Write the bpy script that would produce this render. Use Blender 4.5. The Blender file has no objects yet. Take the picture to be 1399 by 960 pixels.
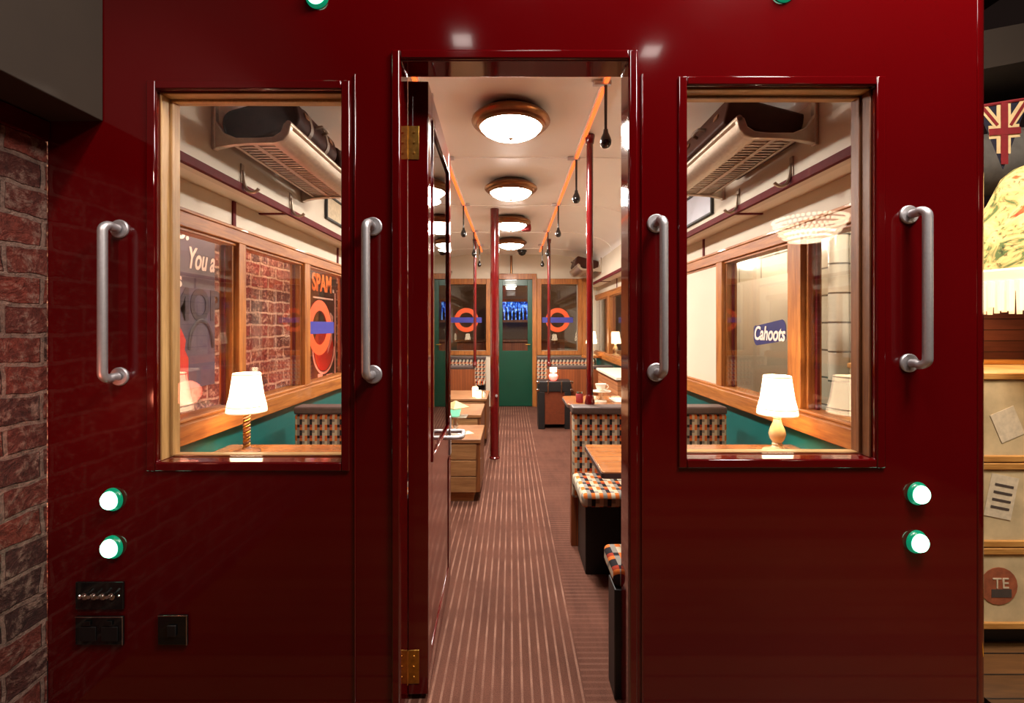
import bpy, bmesh, math, random
from mathutils import Vector, Matrix
random.seed(7)
PI = math.pi
SC = bpy.context.scene
COL = SC.collection

# ------------------------------------------------------------------ materials
def L(r, g, b):
    """sRGB 0-255 -> linear"""
    def f(c):
        c /= 255.0
        return c / 12.92 if c <= 0.04045 else ((c + 0.055) / 1.055) ** 2.4
    return (f(r), f(g), f(b), 1.0)

class NT:
    def __init__(s, name):
        s.m = bpy.data.materials.new(name); s.m.use_nodes = True
        s.t = s.m.node_tree; s.t.nodes.clear()
        s.out = s.n('ShaderNodeOutputMaterial')
    def n(s, kind, **kw):
        nd = s.t.nodes.new(kind)
        for k, v in kw.items(): setattr(nd, k, v)
        return nd
    def l(s, a, b): s.t.links.new(a, b)
    def math(s, op, a, b=None, c=None):
        nd = s.n('ShaderNodeMath', operation=op)
        for i, v in enumerate((a, b, c)):
            if v is None: continue
            if isinstance(v, (int, float)): nd.inputs[i].default_value = v
            else: s.l(v, nd.inputs[i])
        return nd.outputs[0]
    def ramp(s, fac, stops, interp='LINEAR'):
        nd = s.n('ShaderNodeValToRGB'); cr = nd.color_ramp; cr.interpolation = interp
        while len(cr.elements) > 1: cr.elements.remove(cr.elements[-1])
        cr.elements[0].position = stops[0][0]; cr.elements[0].color = stops[0][1]
        for p, c in stops[1:]:
            e = cr.elements.new(p); e.color = c
        s.l(fac, nd.inputs[0]); return nd.outputs[0]
    def coords(s, scale=(1, 1, 1)):
        tc = s.n('ShaderNodeTexCoord'); mp = s.n('ShaderNodeMapping')
        mp.inputs['Scale'].default_value = scale
        s.l(tc.outputs['Object'], mp.inputs['Vector']); return mp.outputs[0]
    def xyz(s):
        tc = s.n('ShaderNodeTexCoord'); sp = s.n('ShaderNodeSeparateXYZ')
        s.l(tc.outputs['Object'], sp.inputs[0]); return sp.outputs
    def noise(s, vec, scale, detail=4, rough=0.55, dist=0.0):
        nd = s.n('ShaderNodeTexNoise'); nd.inputs['Scale'].default_value = scale
        nd.inputs['Detail'].default_value = detail; nd.inputs['Roughness'].default_value = rough
        nd.inputs['Distortion'].default_value = dist
        if vec is not None: s.l(vec, nd.inputs['Vector'])
        return nd.outputs['Fac']
    def bsdf(s, color=None, rough=0.5, metal=0.0, coat=0.0, spec=0.5, bump=None, bstr=0.3, bdist=0.01, emis=None, estr=0.0):
        b = s.n('ShaderNodeBsdfPrincipled')
        if color is not None:
            if isinstance(color, tuple): b.inputs['Base Color'].default_value = color
            else: s.l(color, b.inputs['Base Color'])
        if isinstance(rough, (int, float)): b.inputs['Roughness'].default_value = rough
        else: s.l(rough, b.inputs['Roughness'])
        b.inputs['Metallic'].default_value = metal
        b.inputs['Coat Weight'].default_value = coat
        b.inputs['Coat Roughness'].default_value = 0.04
        b.inputs['Specular IOR Level'].default_value = spec
        if bump is not None:
            bp = s.n('ShaderNodeBump'); bp.inputs['Strength'].default_value = bstr; bp.inputs['Distance'].default_value = bdist
            s.l(bump, bp.inputs['Height']); s.l(bp.outputs[0], b.inputs['Normal'])
        if emis is not None:
            if isinstance(emis, tuple): b.inputs['Emission Color'].default_value = emis
            else: s.l(emis, b.inputs['Emission Color'])
            b.inputs['Emission Strength'].default_value = estr
        s.l(b.outputs[0], s.out.inputs[0]); return b

def plain(name, col, rough=0.5, metal=0.0, coat=0.0, var=0.12, nscale=30, bstr=0.05, spec=0.5):
    t = NT(name); v = t.coords()
    f = t.noise(v, nscale)
    lo = tuple(c * (1 - var) for c in col[:3]) + (1,); hi = tuple(min(1, c * (1 + var)) for c in col[:3]) + (1,)
    c = t.ramp(f, [(0.3, lo), (0.7, hi)])
    t.bsdf(c, rough, metal, coat, spec, bump=f, bstr=bstr, bdist=0.002); return t.m

def glow(name, col, strength, base=(0.8, 0.8, 0.8, 1), rough=0.4):
    t = NT(name); t.bsdf(base, rough, emis=col, estr=strength); return t.m

def wood(name, lo, hi, axis='y', rough=0.46, coat=0.08, k=1.0):
    t = NT(name)
    sc = {'x': (1.2, 16, 16), 'y': (16, 1.2, 16), 'z': (16, 16, 1.2)}[axis]
    v = t.coords(tuple(s * k for s in sc))
    f = t.noise(v, 2.2, 6, 0.6, 0.8); f2 = t.noise(v, 9, 3, 0.6)
    m = t.math('ADD', t.math('MULTIPLY', f, 0.7), t.math('MULTIPLY', f2, 0.3))
    c = t.ramp(m, [(0.32, lo), (0.5, tuple((a + b) / 2 for a, b in zip(lo, hi))), (0.66, hi)])
    t.bsdf(c, rough, coat=coat, bump=m, bstr=0.12, bdist=0.003); return t.m

def lacquer():
    t = NT('red_lacquer'); v = t.coords()
    f = t.noise(v, 2.5, 5, 0.6); big = t.noise(v, 0.9, 2)
    c = t.ramp(big, [(0.3, (0.080, 0.0005, 0.0012, 1)), (0.7, (0.096, 0.0008, 0.0018, 1))])
    r = t.ramp(f, [(0.3, (0.06, 0.06, 0.06, 1)), (0.75, (0.11, 0.11, 0.11, 1))])
    t.bsdf(c, r, coat=0.35, bump=t.noise(t.coords((1, 1, 0.35)), 7, 2), bstr=0.05, bdist=0.004); return t.m

def brick_yz(name, c1, c2, mortar, bw, bh, msize, bump=0.6, rough=0.85, plane='yz', noise_amt=0.5, off=0.5, spec=0.4):
    t = NT(name); x, y, z = t.xyz()
    cb = t.n('ShaderNodeCombineXYZ'); t.l(y if plane == 'yz' else x, cb.inputs[0]); t.l(z, cb.inputs[1])
    v0 = t.coords()
    warp = t.n('ShaderNodeTexNoise'); warp.inputs['Scale'].default_value = 9; t.l(v0, warp.inputs['Vector'])
    vm = t.n('ShaderNodeVectorMath', operation='MULTIPLY_ADD'); t.l(warp.outputs['Color'], vm.inputs[0])
    a = 0.03 * noise_amt; vm.inputs[1].default_value = (a, a, 0); t.l(cb.outputs[0], vm.inputs[2])
    br = t.n('ShaderNodeTexBrick'); t.l(vm.outputs[0], br.inputs['Vector'])
    br.inputs['Scale'].default_value = 1.0; br.inputs['Brick Width'].default_value = bw; br.inputs['Row Height'].default_value = bh
    br.inputs['Mortar Size'].default_value = msize; br.inputs['Mortar Smooth'].default_value = 0.3
    br.inputs['Color1'].default_value = c1; br.inputs['Color2'].default_value = c2; br.inputs['Mortar'].default_value = mortar
    br.offset = off
    n1 = t.noise(v0, 14, 6, 0.7, 0.6); n2 = t.noise(v0, 46, 4, 0.7)
    mix = t.n('ShaderNodeMix', data_type='RGBA'); 
    t.l(t.ramp(t.math('ADD', t.math('MULTIPLY', n1, 0.6), t.math('MULTIPLY', n2, 0.4)), [(0.5, (0, 0, 0, 1)), (0.62, (noise_amt,) * 3 + (1,))]), mix.inputs[0])
    t.l(br.outputs['Color'], mix.inputs[6]); mix.inputs[7].default_value = mortar
    mul = t.n('ShaderNodeMix', data_type='RGBA', blend_type='MULTIPLY'); mul.inputs[0].default_value = 0.7 * min(1, noise_amt * 1.4)
    t.l(mix.outputs[2], mul.inputs[6]); t.l(t.ramp(n2, [(0.35, (0.25, 0.25, 0.25, 1)), (0.6, (1, 1, 1, 1))]), mul.inputs[7])
    h = t.math('ADD', t.math('MULTIPLY', br.outputs['Fac'], -1.0), t.math('MULTIPLY', n1, 1.3 * noise_amt))
    t.bsdf(mul.outputs[2], rough, spec=spec, bump=h, bstr=bump, bdist=0.02); return t.m

def fabric(name, dx=0.0145, dz=0.0158):
    t = NT(name); x, y, z = t.xyz()
    u = t.math('FLOOR', t.math('MODULO', t.math('ADD', t.math('DIVIDE', x, dx), 4000), 4))
    s = t.math('ADD', z, t.math('MULTIPLY', y, -1.0))
    v = t.math('FLOOR', t.math('MODULO', t.math('ADD', t.math('DIVIDE', s, dz), 4000), 4))
    i = t.math('DIVIDE', t.math('ADD', t.math('ADD', u, t.math('MULTIPLY', v, 4)), 0.5), 16)
    K = L(34, 29, 32); G = L(132, 126, 118); C = L(192, 178, 154); O = L(204, 108, 44); R = L(150, 50, 30); D = L(96, 92, 96)
    tab = [O, C, O, G,   R, C, O, K,   K, C, C, G,   K, G, C, G]
    c = t.ramp(i, [(k / 16.0, col) for k, col in enumerate(tab)], 'CONSTANT')
    n = t.noise(t.coords(), 700, 2)
    t.bsdf(c, 0.9, spec=0.2, bump=n, bstr=0.25, bdist=0.002); return t.m

def carpet():
    t = NT('striped_carpet'); x, y, z = t.xyz()
    def stripes(co, per, w, off=0.0):
        md = t.math('MODULO', t.math('ADD', co, 100 * per + off), per)
        return t.math('LESS_THAN', md, w)
    inrun = t.math('MULTIPLY', t.math('GREATER_THAN', x, -0.47), t.math('LESS_THAN', x, 0.262))
    long_ = t.math('MULTIPLY', stripes(x, 0.0355, 0.0085), inrun)
    cross = t.math('MULTIPLY', stripes(y, 0.03, 0.010), t.math('SUBTRACT', 1.0, inrun))
    n = t.noise(t.coords((1, 0.25, 1)), 9, 5, 0.7); fine = t.noise(t.coords(), 260, 2)
    wear = t.noise(t.coords((0.6, 1.6, 1)), 2.4, 3)
    st = t.math('MULTIPLY', t.math('ADD', t.math('MULTIPLY', long_, 0.75), t.math('MULTIPLY', cross, 0.22)),
                t.ramp(wear, [(0.38, (0.15, 0.15, 0.15, 1)), (0.66, (1, 1, 1, 1))]))
    base = t.ramp(n, [(0.3, L(79, 48, 38)), (0.7, L(99, 62, 49))])
    mix = t.n('ShaderNodeMix', data_type='RGBA'); t.l(st, mix.inputs[0]); t.l(base, mix.inputs[6]); mix.inputs[7].default_value = L(160, 120, 102)
    fm = t.n('ShaderNodeMix', data_type='RGBA', blend_type='MULTIPLY'); fm.inputs[0].default_value = 0.6
    t.l(mix.outputs[2], fm.inputs[6]); t.l(t.ramp(fine, [(0.3, (0.5, 0.5, 0.5, 1)), (0.6, (1, 1, 1, 1))]), fm.inputs[7])
    t.bsdf(fm.outputs[2], 0.95, spec=0.15, bump=fine, bstr=0.4, bdist=0.004); return t.m

def glass_pane(name, tint=(1, 1, 1, 1)):
    t = NT(name)
    tr = t.n('ShaderNodeBsdfTransparent'); tr.inputs[0].default_value = tint
    gl = t.n('ShaderNodeBsdfGlossy'); gl.inputs['Roughness'].default_value = 0.01
    geo = t.n('ShaderNodeNewGeometry'); fr = t.n('ShaderNodeFresnel')
    t.l(t.math('MULTIPLY_ADD', geo.outputs['Backfacing'], 1 / 1.52 - 1.52, 1.52), fr.inputs['IOR'])
    fac = t.math('MINIMUM', t.math('MULTIPLY', fr.outputs[0], 1.15), 1.0)
    mx = t.n('ShaderNodeMixShader'); t.l(fac, mx.inputs[0]); t.l(tr.outputs[0], mx.inputs[1]); t.l(gl.outputs[0], mx.inputs[2])
    t.l(mx.outputs[0], t.out.inputs[0]); return t.m

def planks(name, lo, hi, plane='xz', width=0.09, axis=0):
    """boards side by side; axis is the coordinate the joints repeat along"""
    t = NT(name); c = t.xyz(); a = c[axis]
    k = t.math('DIVIDE', a, width)
    md = t.math('MODULO', t.math('ADD', k, 1000), 1.0)
    gap = t.math('LESS_THAN', md, 0.07)
    idx = t.math('FLOOR', t.math('ADD', k, 1000))
    wn = t.n('ShaderNodeTexWhiteNoise', noise_dimensions='1D'); t.l(idx, wn.inputs['W'])
    sc = [3, 3, 3]; sc[axis] = 40
    n = t.noise(t.coords(tuple(sc)), 2, 5, 0.6)
    f = t.math('ADD', t.math('MULTIPLY', wn.outputs[0], 0.35), t.math('MULTIPLY', n, 0.65))
    col = t.ramp(f, [(0.25, lo), (0.7, hi)])
    mx = t.n('ShaderNodeMix', data_type='RGBA'); t.l(gap, mx.inputs[0]); t.l(col, mx.inputs[6]); mx.inputs[7].default_value = tuple(v * 0.25 for v in lo[:3]) + (1,)
    t.bsdf(mx.outputs[2], 0.5, coat=0.15, bump=t.math('SUBTRACT', 1.0, gap), bstr=0.5, bdist=0.004); return t.m

def floral():
    t = NT('floral_cloth'); v = t.coords()
    a = t.noise(v, 11, 4, 0.6, 1.0); b = t.noise(v, 23, 3, 0.6, 1.5)
    c = t.ramp(a, [(0.36, L(96, 112, 58)), (0.43, L(226, 186, 110)), (0.57, L(240, 206, 138)), (0.63, L(222, 110, 50)), (0.70, L(180, 44, 28))])
    d = t.ramp(b, [(0.33, L(70, 78, 48)), (0.42, (1, 1, 1, 1))])
    mx = t.n('ShaderNodeMix', data_type='RGBA', blend_type='MULTIPLY'); mx.inputs[0].default_value = 0.8
    t.l(c, mx.inputs[6]); t.l(d, mx.inputs[7])
    t.bsdf(mx.outputs[2], 0.85, emis=mx.outputs[2], estr=0.30); return t.m

def fluted_shade(name, col, s):
    t = NT(name); v = t.coords((1, 1, 1))
    n = t.noise(v, 60, 2)
    t.bsdf(L(244, 232, 205), 0.8, emis=col, estr=s, bump=n, bstr=0.1, bdist=0.002); return t.m

def poster(name, base, blotches):
    t = NT(name); v = t.coords()
    f = t.noise(v, 5, 4, 0.6, 0.7)
    c = t.ramp(f, [(0.3, base)] + blotches)
    t.bsdf(c, 0.55); return t.m

def bottles_mat():
    t = NT('lit_bottle_shelf'); x, y, z = t.xyz()
    n = t.noise(t.coords((26, 1, 13)), 1.0, 3, 0.6)
    c = t.ramp(n, [(0.40, L(4, 20, 90)), (0.5, L(24, 96, 225)), (0.6, L(130, 190, 250)), (0.7, L(235, 240, 250))])
    t.bsdf((0.02, 0.03, 0.08, 1), 0.4, emis=c, estr=1.3); return t.m

M = {}
M['red'] = lacquer()
M['redpole'] = plain('red_gloss_pole', (0.11, 0.003, 0.004, 1), 0.16, coat=0.6, bstr=0.02)
M['redtrim'] = plain('dark_red_trim', (0.12, 0.010, 0.012, 1), 0.6, spec=0.15)
M['oak_y'] = wood('oak_long', L(124, 64, 20), L(190, 120, 52), 'y')
M['oak_x'] = wood('oak_cross', L(124, 64, 20), L(190, 120, 52), 'x')
M['oak_z'] = wood('oak_upright', L(124, 64, 20), L(190, 120, 52), 'z')
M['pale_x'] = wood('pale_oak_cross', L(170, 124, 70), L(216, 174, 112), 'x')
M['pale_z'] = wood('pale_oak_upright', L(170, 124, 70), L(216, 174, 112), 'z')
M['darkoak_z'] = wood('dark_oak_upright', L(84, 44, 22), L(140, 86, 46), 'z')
M['crate'] = wood('weathered_crate_wood', L(128, 86, 48), L(176, 130, 80), 'x', 0.7, 0.0)
M['cratelid'] = wood('crate_lid_wood', L(112, 70, 38), L(156, 106, 62), 'x', 0.6, 0.0)
M['table'] = wood('table_veneer', L(138, 80, 36), L(178, 112, 58), 'x', 0.25, 0.5)
M['cream'] = plain('cream_paint', L(212, 199, 178), 0.55, var=0.03, nscale=3)
M['ceil'] = plain('ceiling_paint', L(249, 246, 241), 0.42, var=0.02, nscale=3, bstr=0.02)
M['soffit'] = plain('soffit_paint', L(228, 214, 192), 0.4, var=0.02, nscale=4)
M['teal'] = plain('teal_paint', L(14, 92, 88), 0.35, var=0.08, nscale=4)
M['green'] = plain('green_door_paint', L(6, 64, 45), 0.35, coat=0.2, var=0.06, nscale=4)
M['brick'] = brick_yz('old_red_brick', L(124, 52, 38), L(60, 36, 32), L(142, 112, 98), 0.225, 0.092, 0.008, 1.0, noise_amt=1.0)
M['brick2'] = brick_yz('brick_outside', L(150, 62, 44), L(80, 42, 34), L(200, 160, 132), 0.225, 0.088, 0.009, 0.9, noise_amt=0.9)
M['tile'] = brick_yz('cream_wall_tile', L(206, 196, 172), L(190, 180, 156), L(92, 84, 72), 0.33, 0.165, 0.006, 0.4, 0.18, noise_amt=0.06, off=0.0, spec=0.6)
M['fabric'] = fabric('moquette_fabric')
M['fabric_wide'] = fabric('moquette_fabric_seat', 0.02, 0.022)
M['leather'] = plain('brown_leather', L(82, 66, 62), 0.45, nscale=60)
M['black'] = plain('black_base', (0.006, 0.005, 0.005, 1), 0.5)
M['blackgloss'] = plain('black_gloss_plate', (0.004, 0.005, 0.005, 1), 0.12, coat=0.5, bstr=0.0)
M['carpet'] = carpet()
M['steel'] = plain('brushed_steel', L(205, 203, 206), 0.42, metal=0.75, var=0.05, nscale=120, bstr=0.03)
M['chrome'] = plain('chrome', L(214, 210, 204), 0.12, metal=1.0, var=0.02, bstr=0.0)
M['alu'] = plain('cast_aluminium', L(188, 172, 154), 0.38, metal=0.85, var=0.08, nscale=50)
M['bronze'] = plain('antique_bronze', L(140, 98, 66), 0.28, metal=1.0, var=0.1)
M['brass'] = plain('worn_brass', L(196, 150, 72), 0.32, metal=1.0, var=0.25, nscale=60)
M['lampglass'] = glow('lamp_glass', (1.0, 0.90, 0.78, 1), 48.0, rough=0.2)
M['shade'] = fluted_shade('pleated_shade', (1.0, 0.72, 0.44, 1), 7.0)
M['shadetrim'] = fluted_shade('shade_trim', (1.0, 0.62, 0.34, 1), 0.9)
M['led'] = glow('orange_led_strip', (1.0, 0.12, 0.02, 1), 2.1, base=(0.7, 0.12, 0.02, 1))
M['greenlens'] = glow('green_indicator_lens', (0.32, 1.0, 0.66, 1), 6.0, rough=0.2)
M['greenring'] = glow('green_indicator_collar', (0.0, 0.55, 0.26, 1), 0.35, base=(0.0, 0.12, 0.06, 1), rough=0.25)
M['glass'] = glass_pane('window_glass')
M['leafglass'] = glass_pane('door_glass', (0.9, 0.9, 0.88, 1))
M['brown_case'] = plain('dark_brown_leather_case', L(50, 22, 15), 0.6, var=0.25, nscale=25, bstr=0.15, spec=0.1)
M['brown_case2'] = plain('brown_fibre_case', L(66, 34, 24), 0.5, var=0.2, nscale=30, bstr=0.1, spec=0.15)
M['strapl'] = plain('worn_grey_strap', L(120, 104, 90), 0.5)
M['rubber'] = plain('black_rubber', (0.008, 0.007, 0.007, 1), 0.2, coat=0.4)
M['concrete'] = plain('grey_brown_concrete', L(52, 41, 30), 0.8, var=0.12, nscale=2.5)
M['dark'] = plain('dark_void', (0.006, 0.004, 0.004, 1), 0.8)
M['hallfloor'] = planks('hall_floor_boards', L(56, 34, 17), L(108, 72, 38), width=0.11, axis=1)
M['trunk'] = plain('worn_canvas_trunk', L(196, 174, 132), 0.7, var=0.22, nscale=9, bstr=0.1)
M['trunkwood'] = wood('trunk_batten_wood', L(150, 96, 36), L(212, 158, 84), 'x', 0.55, 0.1)
M['label'] = plain('paper_label', L(206, 190, 160), 0.8, var=0.15, nscale=40)
M['label_red'] = plain('rust_label', L(150, 80, 48), 0.8, var=0.3, nscale=30)
M['label_dark'] = plain('label_ink', L(70, 58, 50), 0.8)
M['floral'] = floral()
M['fringe'] = fluted_shade('fringe', (1.0, 0.80, 0.56, 1), 0.55)
M['darkplank'] = planks('dark_red_boards', L(70, 36, 32), L(108, 62, 52), width=0.055, axis=2)
M['tng'] = planks('tongue_and_groove', L(120, 58, 24), L(150, 78, 36), width=0.035, axis=0)
M['tngside'] = planks('plank_side', L(150, 92, 54), L(182, 122, 78), width=0.05, axis=2)
M['flagblue'] = plain('flag_blue', L(26, 26, 44), 0.8)
M['flagwhite'] = plain('flag_cream', L(226, 196, 140), 0.8)
M['flagred'] = plain('flag_red', L(130, 26, 30), 0.8)
M['duct'] = plain('galvanised_duct', L(170, 164, 152), 0.35, metal=0.6, nscale=20)
M['barwall'] = plain('bar_room_paint', L(120, 96, 72), 0.6)
M['white'] = plain('white_china', L(238, 230, 214), 0.2, coat=0.4, var=0.02)
M['lanternroof'] = plain('lantern_roof_card', L(186, 160, 112), 0.6)
M['candle'] = glow('lit_candle_glass', (1.0, 0.72, 0.42, 1), 6.0)
M['redglow'] = glow('red_candle_glass', (1.0, 0.08, 0.05, 1), 3.0)
M['greenglow'] = glow('green_candle_glass', (0.25, 0.95, 0.55, 1), 1.0)
M['poster_dark'] = poster('blue_grey_poster', L(58, 52, 66), [(0.6, L(84, 74, 88)), (0.72, L(70, 60, 84))])
M['poster_brown'] = poster('dark_brown_poster', L(46, 30, 26), [(0.6, L(74, 40, 30))])
M['poster_red'] = plain('poster_red_ink', L(190, 46, 34), 0.6)
M['poster_pink'] = plain('poster_pink_ink', L(232, 178, 160), 0.6)
M['ink_white'] = plain('white_ink', L(240, 220, 205), 0.6, var=0.02)
M['ink_orange'] = plain('orange_ink', L(236, 128, 66), 0.6, var=0.02)
M['ink_grey'] = plain('grey_ink', L(48, 38, 46), 0.6, var=0.02)
M['roundel_o'] = plain('orange_transfer', L(226, 84, 32), 0.5, var=0.04)
M['roundel_b'] = plain('blue_transfer', L(58, 58, 150), 0.5, var=0.04)
M['sign_blue'] = plain('navy_transfer', L(40, 38, 92), 0.5, var=0.06)
M['picture'] = plain('pale_print', L(200, 206, 220), 0.25, var=0.08, nscale=6, spec=0.7)
M['bluebar'] = bottles_mat()
M['cyan'] = glow('cyan_screen', (0.25, 0.85, 0.95, 1), 1.2)
M['crystal'] = glow('lit_crystal', (1.0, 0.80, 0.55, 1), 16.0)
M['bead'] = glow('lit_crystal_bead', (1.0, 0.74, 0.46, 1), 6.5)
M['hallspot'] = glow('hall_lamp_face', (1.0, 0.86, 0.78, 1), 9.0)
M['signface'] = glow('sign_letters', (1.0, 0.85, 0.7, 1), 2.0)
M['yellow'] = plain('yellow_paint', L(230, 170, 20), 0.5)

# ------------------------------------------------------------------ mesh helpers
class MB:
    def __init__(s): s.bm = bmesh.new(); s.mi = 0
    def _tag(s, faces):
        for f in faces: f.material_index = s.mi
    def box(s, x0, x1, y0, y1, z0, z1):
        v = [s.bm.verts.new(p) for p in ((x0, y0, z0), (x1, y0, z0), (x1, y1, z0), (x0, y1, z0), (x0, y0, z1), (x1, y0, z1), (x1, y1, z1), (x0, y1, z1))]
        s._tag([s.bm.faces.new([v[i] for i in q]) for q in ((3, 2, 1, 0), (4, 5, 6, 7), (0, 1, 5, 4), (1, 2, 6, 5), (2, 3, 7, 6), (3, 0, 4, 7))]); return s
    def panel(s, xs, zs, holes, y0, y1):
        xs, zs = sorted(set(xs)), sorted(set(zs)); V = {}
        def v(i, j, k):
            if (i, j, k) not in V: V[i, j, k] = s.bm.verts.new((xs[i], (y0, y1)[k], zs[j]))
            return V[i, j, k]
        solid = lambda i, j: 0 <= i < len(xs) - 1 and 0 <= j < len(zs) - 1 and not any(h[0] - 1e-6 <= xs[i] and xs[i + 1] <= h[1] + 1e-6 and h[2] - 1e-6 <= zs[j] and zs[j + 1] <= h[3] + 1e-6 for h in holes)
        fs = []
        for i in range(len(xs) - 1):
            for j in range(len(zs) - 1):
                if not solid(i, j): continue
                fs.append(s.bm.faces.new((v(i, j, 0), v(i + 1, j, 0), v(i + 1, j + 1, 0), v(i, j + 1, 0))))
                fs.append(s.bm.faces.new((v(i, j + 1, 1), v(i + 1, j + 1, 1), v(i + 1, j, 1), v(i, j, 1))))
                for di, dj, a, b in ((-1, 0, (i, j), (i, j + 1)), (1, 0, (i + 1, j), (i + 1, j + 1)), (0, -1, (i, j), (i + 1, j)), (0, 1, (i, j + 1), (i + 1, j + 1))):
                    if not solid(i + di, j + dj): fs.append(s.bm.faces.new((v(*a, 0), v(*a, 1), v(*b, 1), v(*b, 0))))
        s._tag(fs); return s
    def rings(s, rings, cap=True, close=False):
        vs = [[s.bm.verts.new(p) for p in r] for r in rings]; n = len(vs[0]); fs = []
        pairs = list(zip(vs[:-1], vs[1:])) + ([(vs[-1], vs[0])] if close else [])
        for a, b in pairs:
            for i in range(n):
                j = (i + 1) % n
                fs.append(s.bm.faces.new((a[i], a[j], b[j], b[i])))
        if cap and not close:
            fs.append(s.bm.faces.new(vs[0][::-1])); fs.append(s.bm.faces.new(vs[-1]))
        s._tag(fs); return s
    def tube(s, pts, r, seg=12, close=False, flat=1.0):
        pts = [Vector(p) for p in pts]; n = len(pts); rr = r if isinstance(r, (list, tuple)) else [r] * n
        rings = []; up = None
        for i, p in enumerate(pts):
            if close: d = (pts[(i + 1) % n] - pts[i - 1])
            else: d = (pts[min(i + 1, n - 1)] - pts[max(i - 1, 0)])
            d.normalize()
            if up is None:
                up = Vector((0, 0, 1)) if abs(d.z) < 0.9 else Vector((1, 0, 0))
            a = d.cross(up); a.normalize(); b = a.cross(d); b.normalize(); up = b
            rings.append([p + a * math.cos(2 * PI * k / seg) * rr[i] + b * math.sin(2 * PI * k / seg) * rr[i] * flat for k in range(seg)])
        return s.rings(rings, close=close)
    def lathe(s, prof, c=(0, 0, 0), seg=32, mat=None):
        mat = mat or Matrix(); c = Vector(c); rings = []
        for r, z in prof:
            rings.append([c + mat @ Vector((max(r, 1e-4) * math.cos(2 * PI * k / seg), max(r, 1e-4) * math.sin(2 * PI * k / seg), z)) for k in range(seg)])
        return s.rings(rings)
    def prism(s, poly, axis, a, b):
        """poly of 2-D points extruded along axis from a to b: x:(y,z) y:(x,z) z:(x,y)"""
        f = {'x': lambda p, t: (t, p[0], p[1]), 'y': lambda p, t: (p[0], t, p[1]), 'z': lambda p, t: (p[0], p[1], t)}[axis]
        return s.rings([[f(p, a) for p in poly], [f(p, b) for p in poly]])
    def ball(s, c, r, seg=16, sq=(1, 1, 1)):
        c = Vector(c); rings = []
        for i in range(1, seg // 2):
            t = PI * i / (seg // 2)
            rings.append([c + Vector((r * math.sin(t) * math.cos(2 * PI * k / seg) * sq[0], r * math.sin(t) * math.sin(2 * PI * k / seg) * sq[1], -r * math.cos(t) * sq[2])) for k in range(seg)])
        return s.rings(rings)
    def build(s, name, mat, parent=None, smooth=False, bevel=0.0, bseg=2, loc=None, angle=40):
        bmesh.ops.recalc_face_normals(s.bm, faces=s.bm.faces[:])
        me = bpy.data.meshes.new(name); s.bm.to_mesh(me); s.bm.free()
        for m_ in (mat if isinstance(mat, (list, tuple)) else [mat]): me.materials.append(m_)
        o = bpy.data.objects.new(name, me); COL.objects.link(o)
        if parent is not None: o.parent = parent
        if loc is not None: o.location = loc
        if bevel:
            b = o.modifiers.new('bevel', 'BEVEL'); b.width = bevel; b.segments = bseg; b.limit_method = 'ANGLE'; b.angle_limit = math.radians(40)
        if smooth or bevel:
            for p in me.polygons: p.use_smooth = True
            try: me.set_sharp_from_angle(angle=math.radians(angle))
            except Exception: pass
        return o

def tag(o, label, cat, group=None, kind=None):
    o['label'] = label; o['category'] = cat
    if group: o['group'] = group
    if kind: o['kind'] = kind
    return o
def thing(name, label, cat, loc=(0, 0, 0), rz=0.0, group=None, kind=None):
    o = bpy.data.objects.new(name, None); COL.objects.link(o); o.location = loc; o.rotation_euler = (0, 0, rz)
    o.empty_display_size = 0.1
    return tag(o, label, cat, group, kind)
def struct(name, mb, mat, label, cat, **kw):
    return tag(mb.build(name, mat, **kw), label, cat, kind='structure')
def kids(o): return [c for c in COL.objects if c.parent == o]
def dup(root, loc, rz=None, label=None, group=None):
    r = root.copy(); COL.objects.link(r); r.location = loc
    if rz is not None: r.rotation_euler = (0, 0, rz)
    if label: r['label'] = label
    if group: r['group'] = group
    for ch in kids(root):
        c = ch.copy(); COL.objects.link(c); c.parent = r
        for g in kids(ch):
            d = g.copy(); COL.objects.link(d); d.parent = c
    return r
def text(name, body, mat, parent, loc, rot, size, extrude=0.001, shear=0.0, offset=0.0, sx=1.0, align='CENTER', space=1.0):
    cu = bpy.data.curves.new(name, 'FONT'); cu.body = body; cu.size = size; cu.extrude = extrude; cu.shear = shear; cu.offset = offset
    cu.align_x = align; cu.align_y = 'CENTER'; cu.space_character = space
    t = bpy.data.objects.new(name, cu); COL.objects.link(t)
    dg = bpy.context.evaluated_depsgraph_get(); me = bpy.data.meshes.new_from_object(t.evaluated_get(dg))
    bpy.data.objects.remove(t); bpy.data.curves.remove(cu)
    me.materials.clear(); me.materials.append(mat)
    o = bpy.data.objects.new(name, me); COL.objects.link(o); o.parent = parent
    o.location = loc; o.rotation_euler = rot; o.scale = (sx, 1, 1); return o
RX = Matrix.Rotation(PI / 2, 4, 'X')      # lathe axis z -> -y
def rounded(x0, x1, z0, z1, r, n=5):
    pts = []
    for cx, cz, a0 in ((x1 - r, z1 - r, 0), (x0 + r, z1 - r, 90), (x0 + r, z0 + r, 180), (x1 - r, z0 + r, 270)):
        for k in range(n + 1):
            a = math.radians(a0 + 90 * k / n); pts.append((cx + r * math.cos(a), cz + r * math.sin(a)))
    return pts

# ------------------------------------------------------------------ camera
CAM_Y, CAM_Z, F = -1.477, 1.3, 622.0
cam = bpy.data.cameras.new('camera'); co = bpy.data.objects.new('camera', cam); COL.objects.link(co)
co.location = (0, CAM_Y, CAM_Z); co.rotation_euler = (PI / 2, 0, 0)
cam.sensor_width = 36; cam.lens = F / 1399 * 36; cam.shift_x = 1.5 / 1399; cam.shift_y = -35 / 1399; cam.clip_start = 0.02
SC.camera = co

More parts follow.
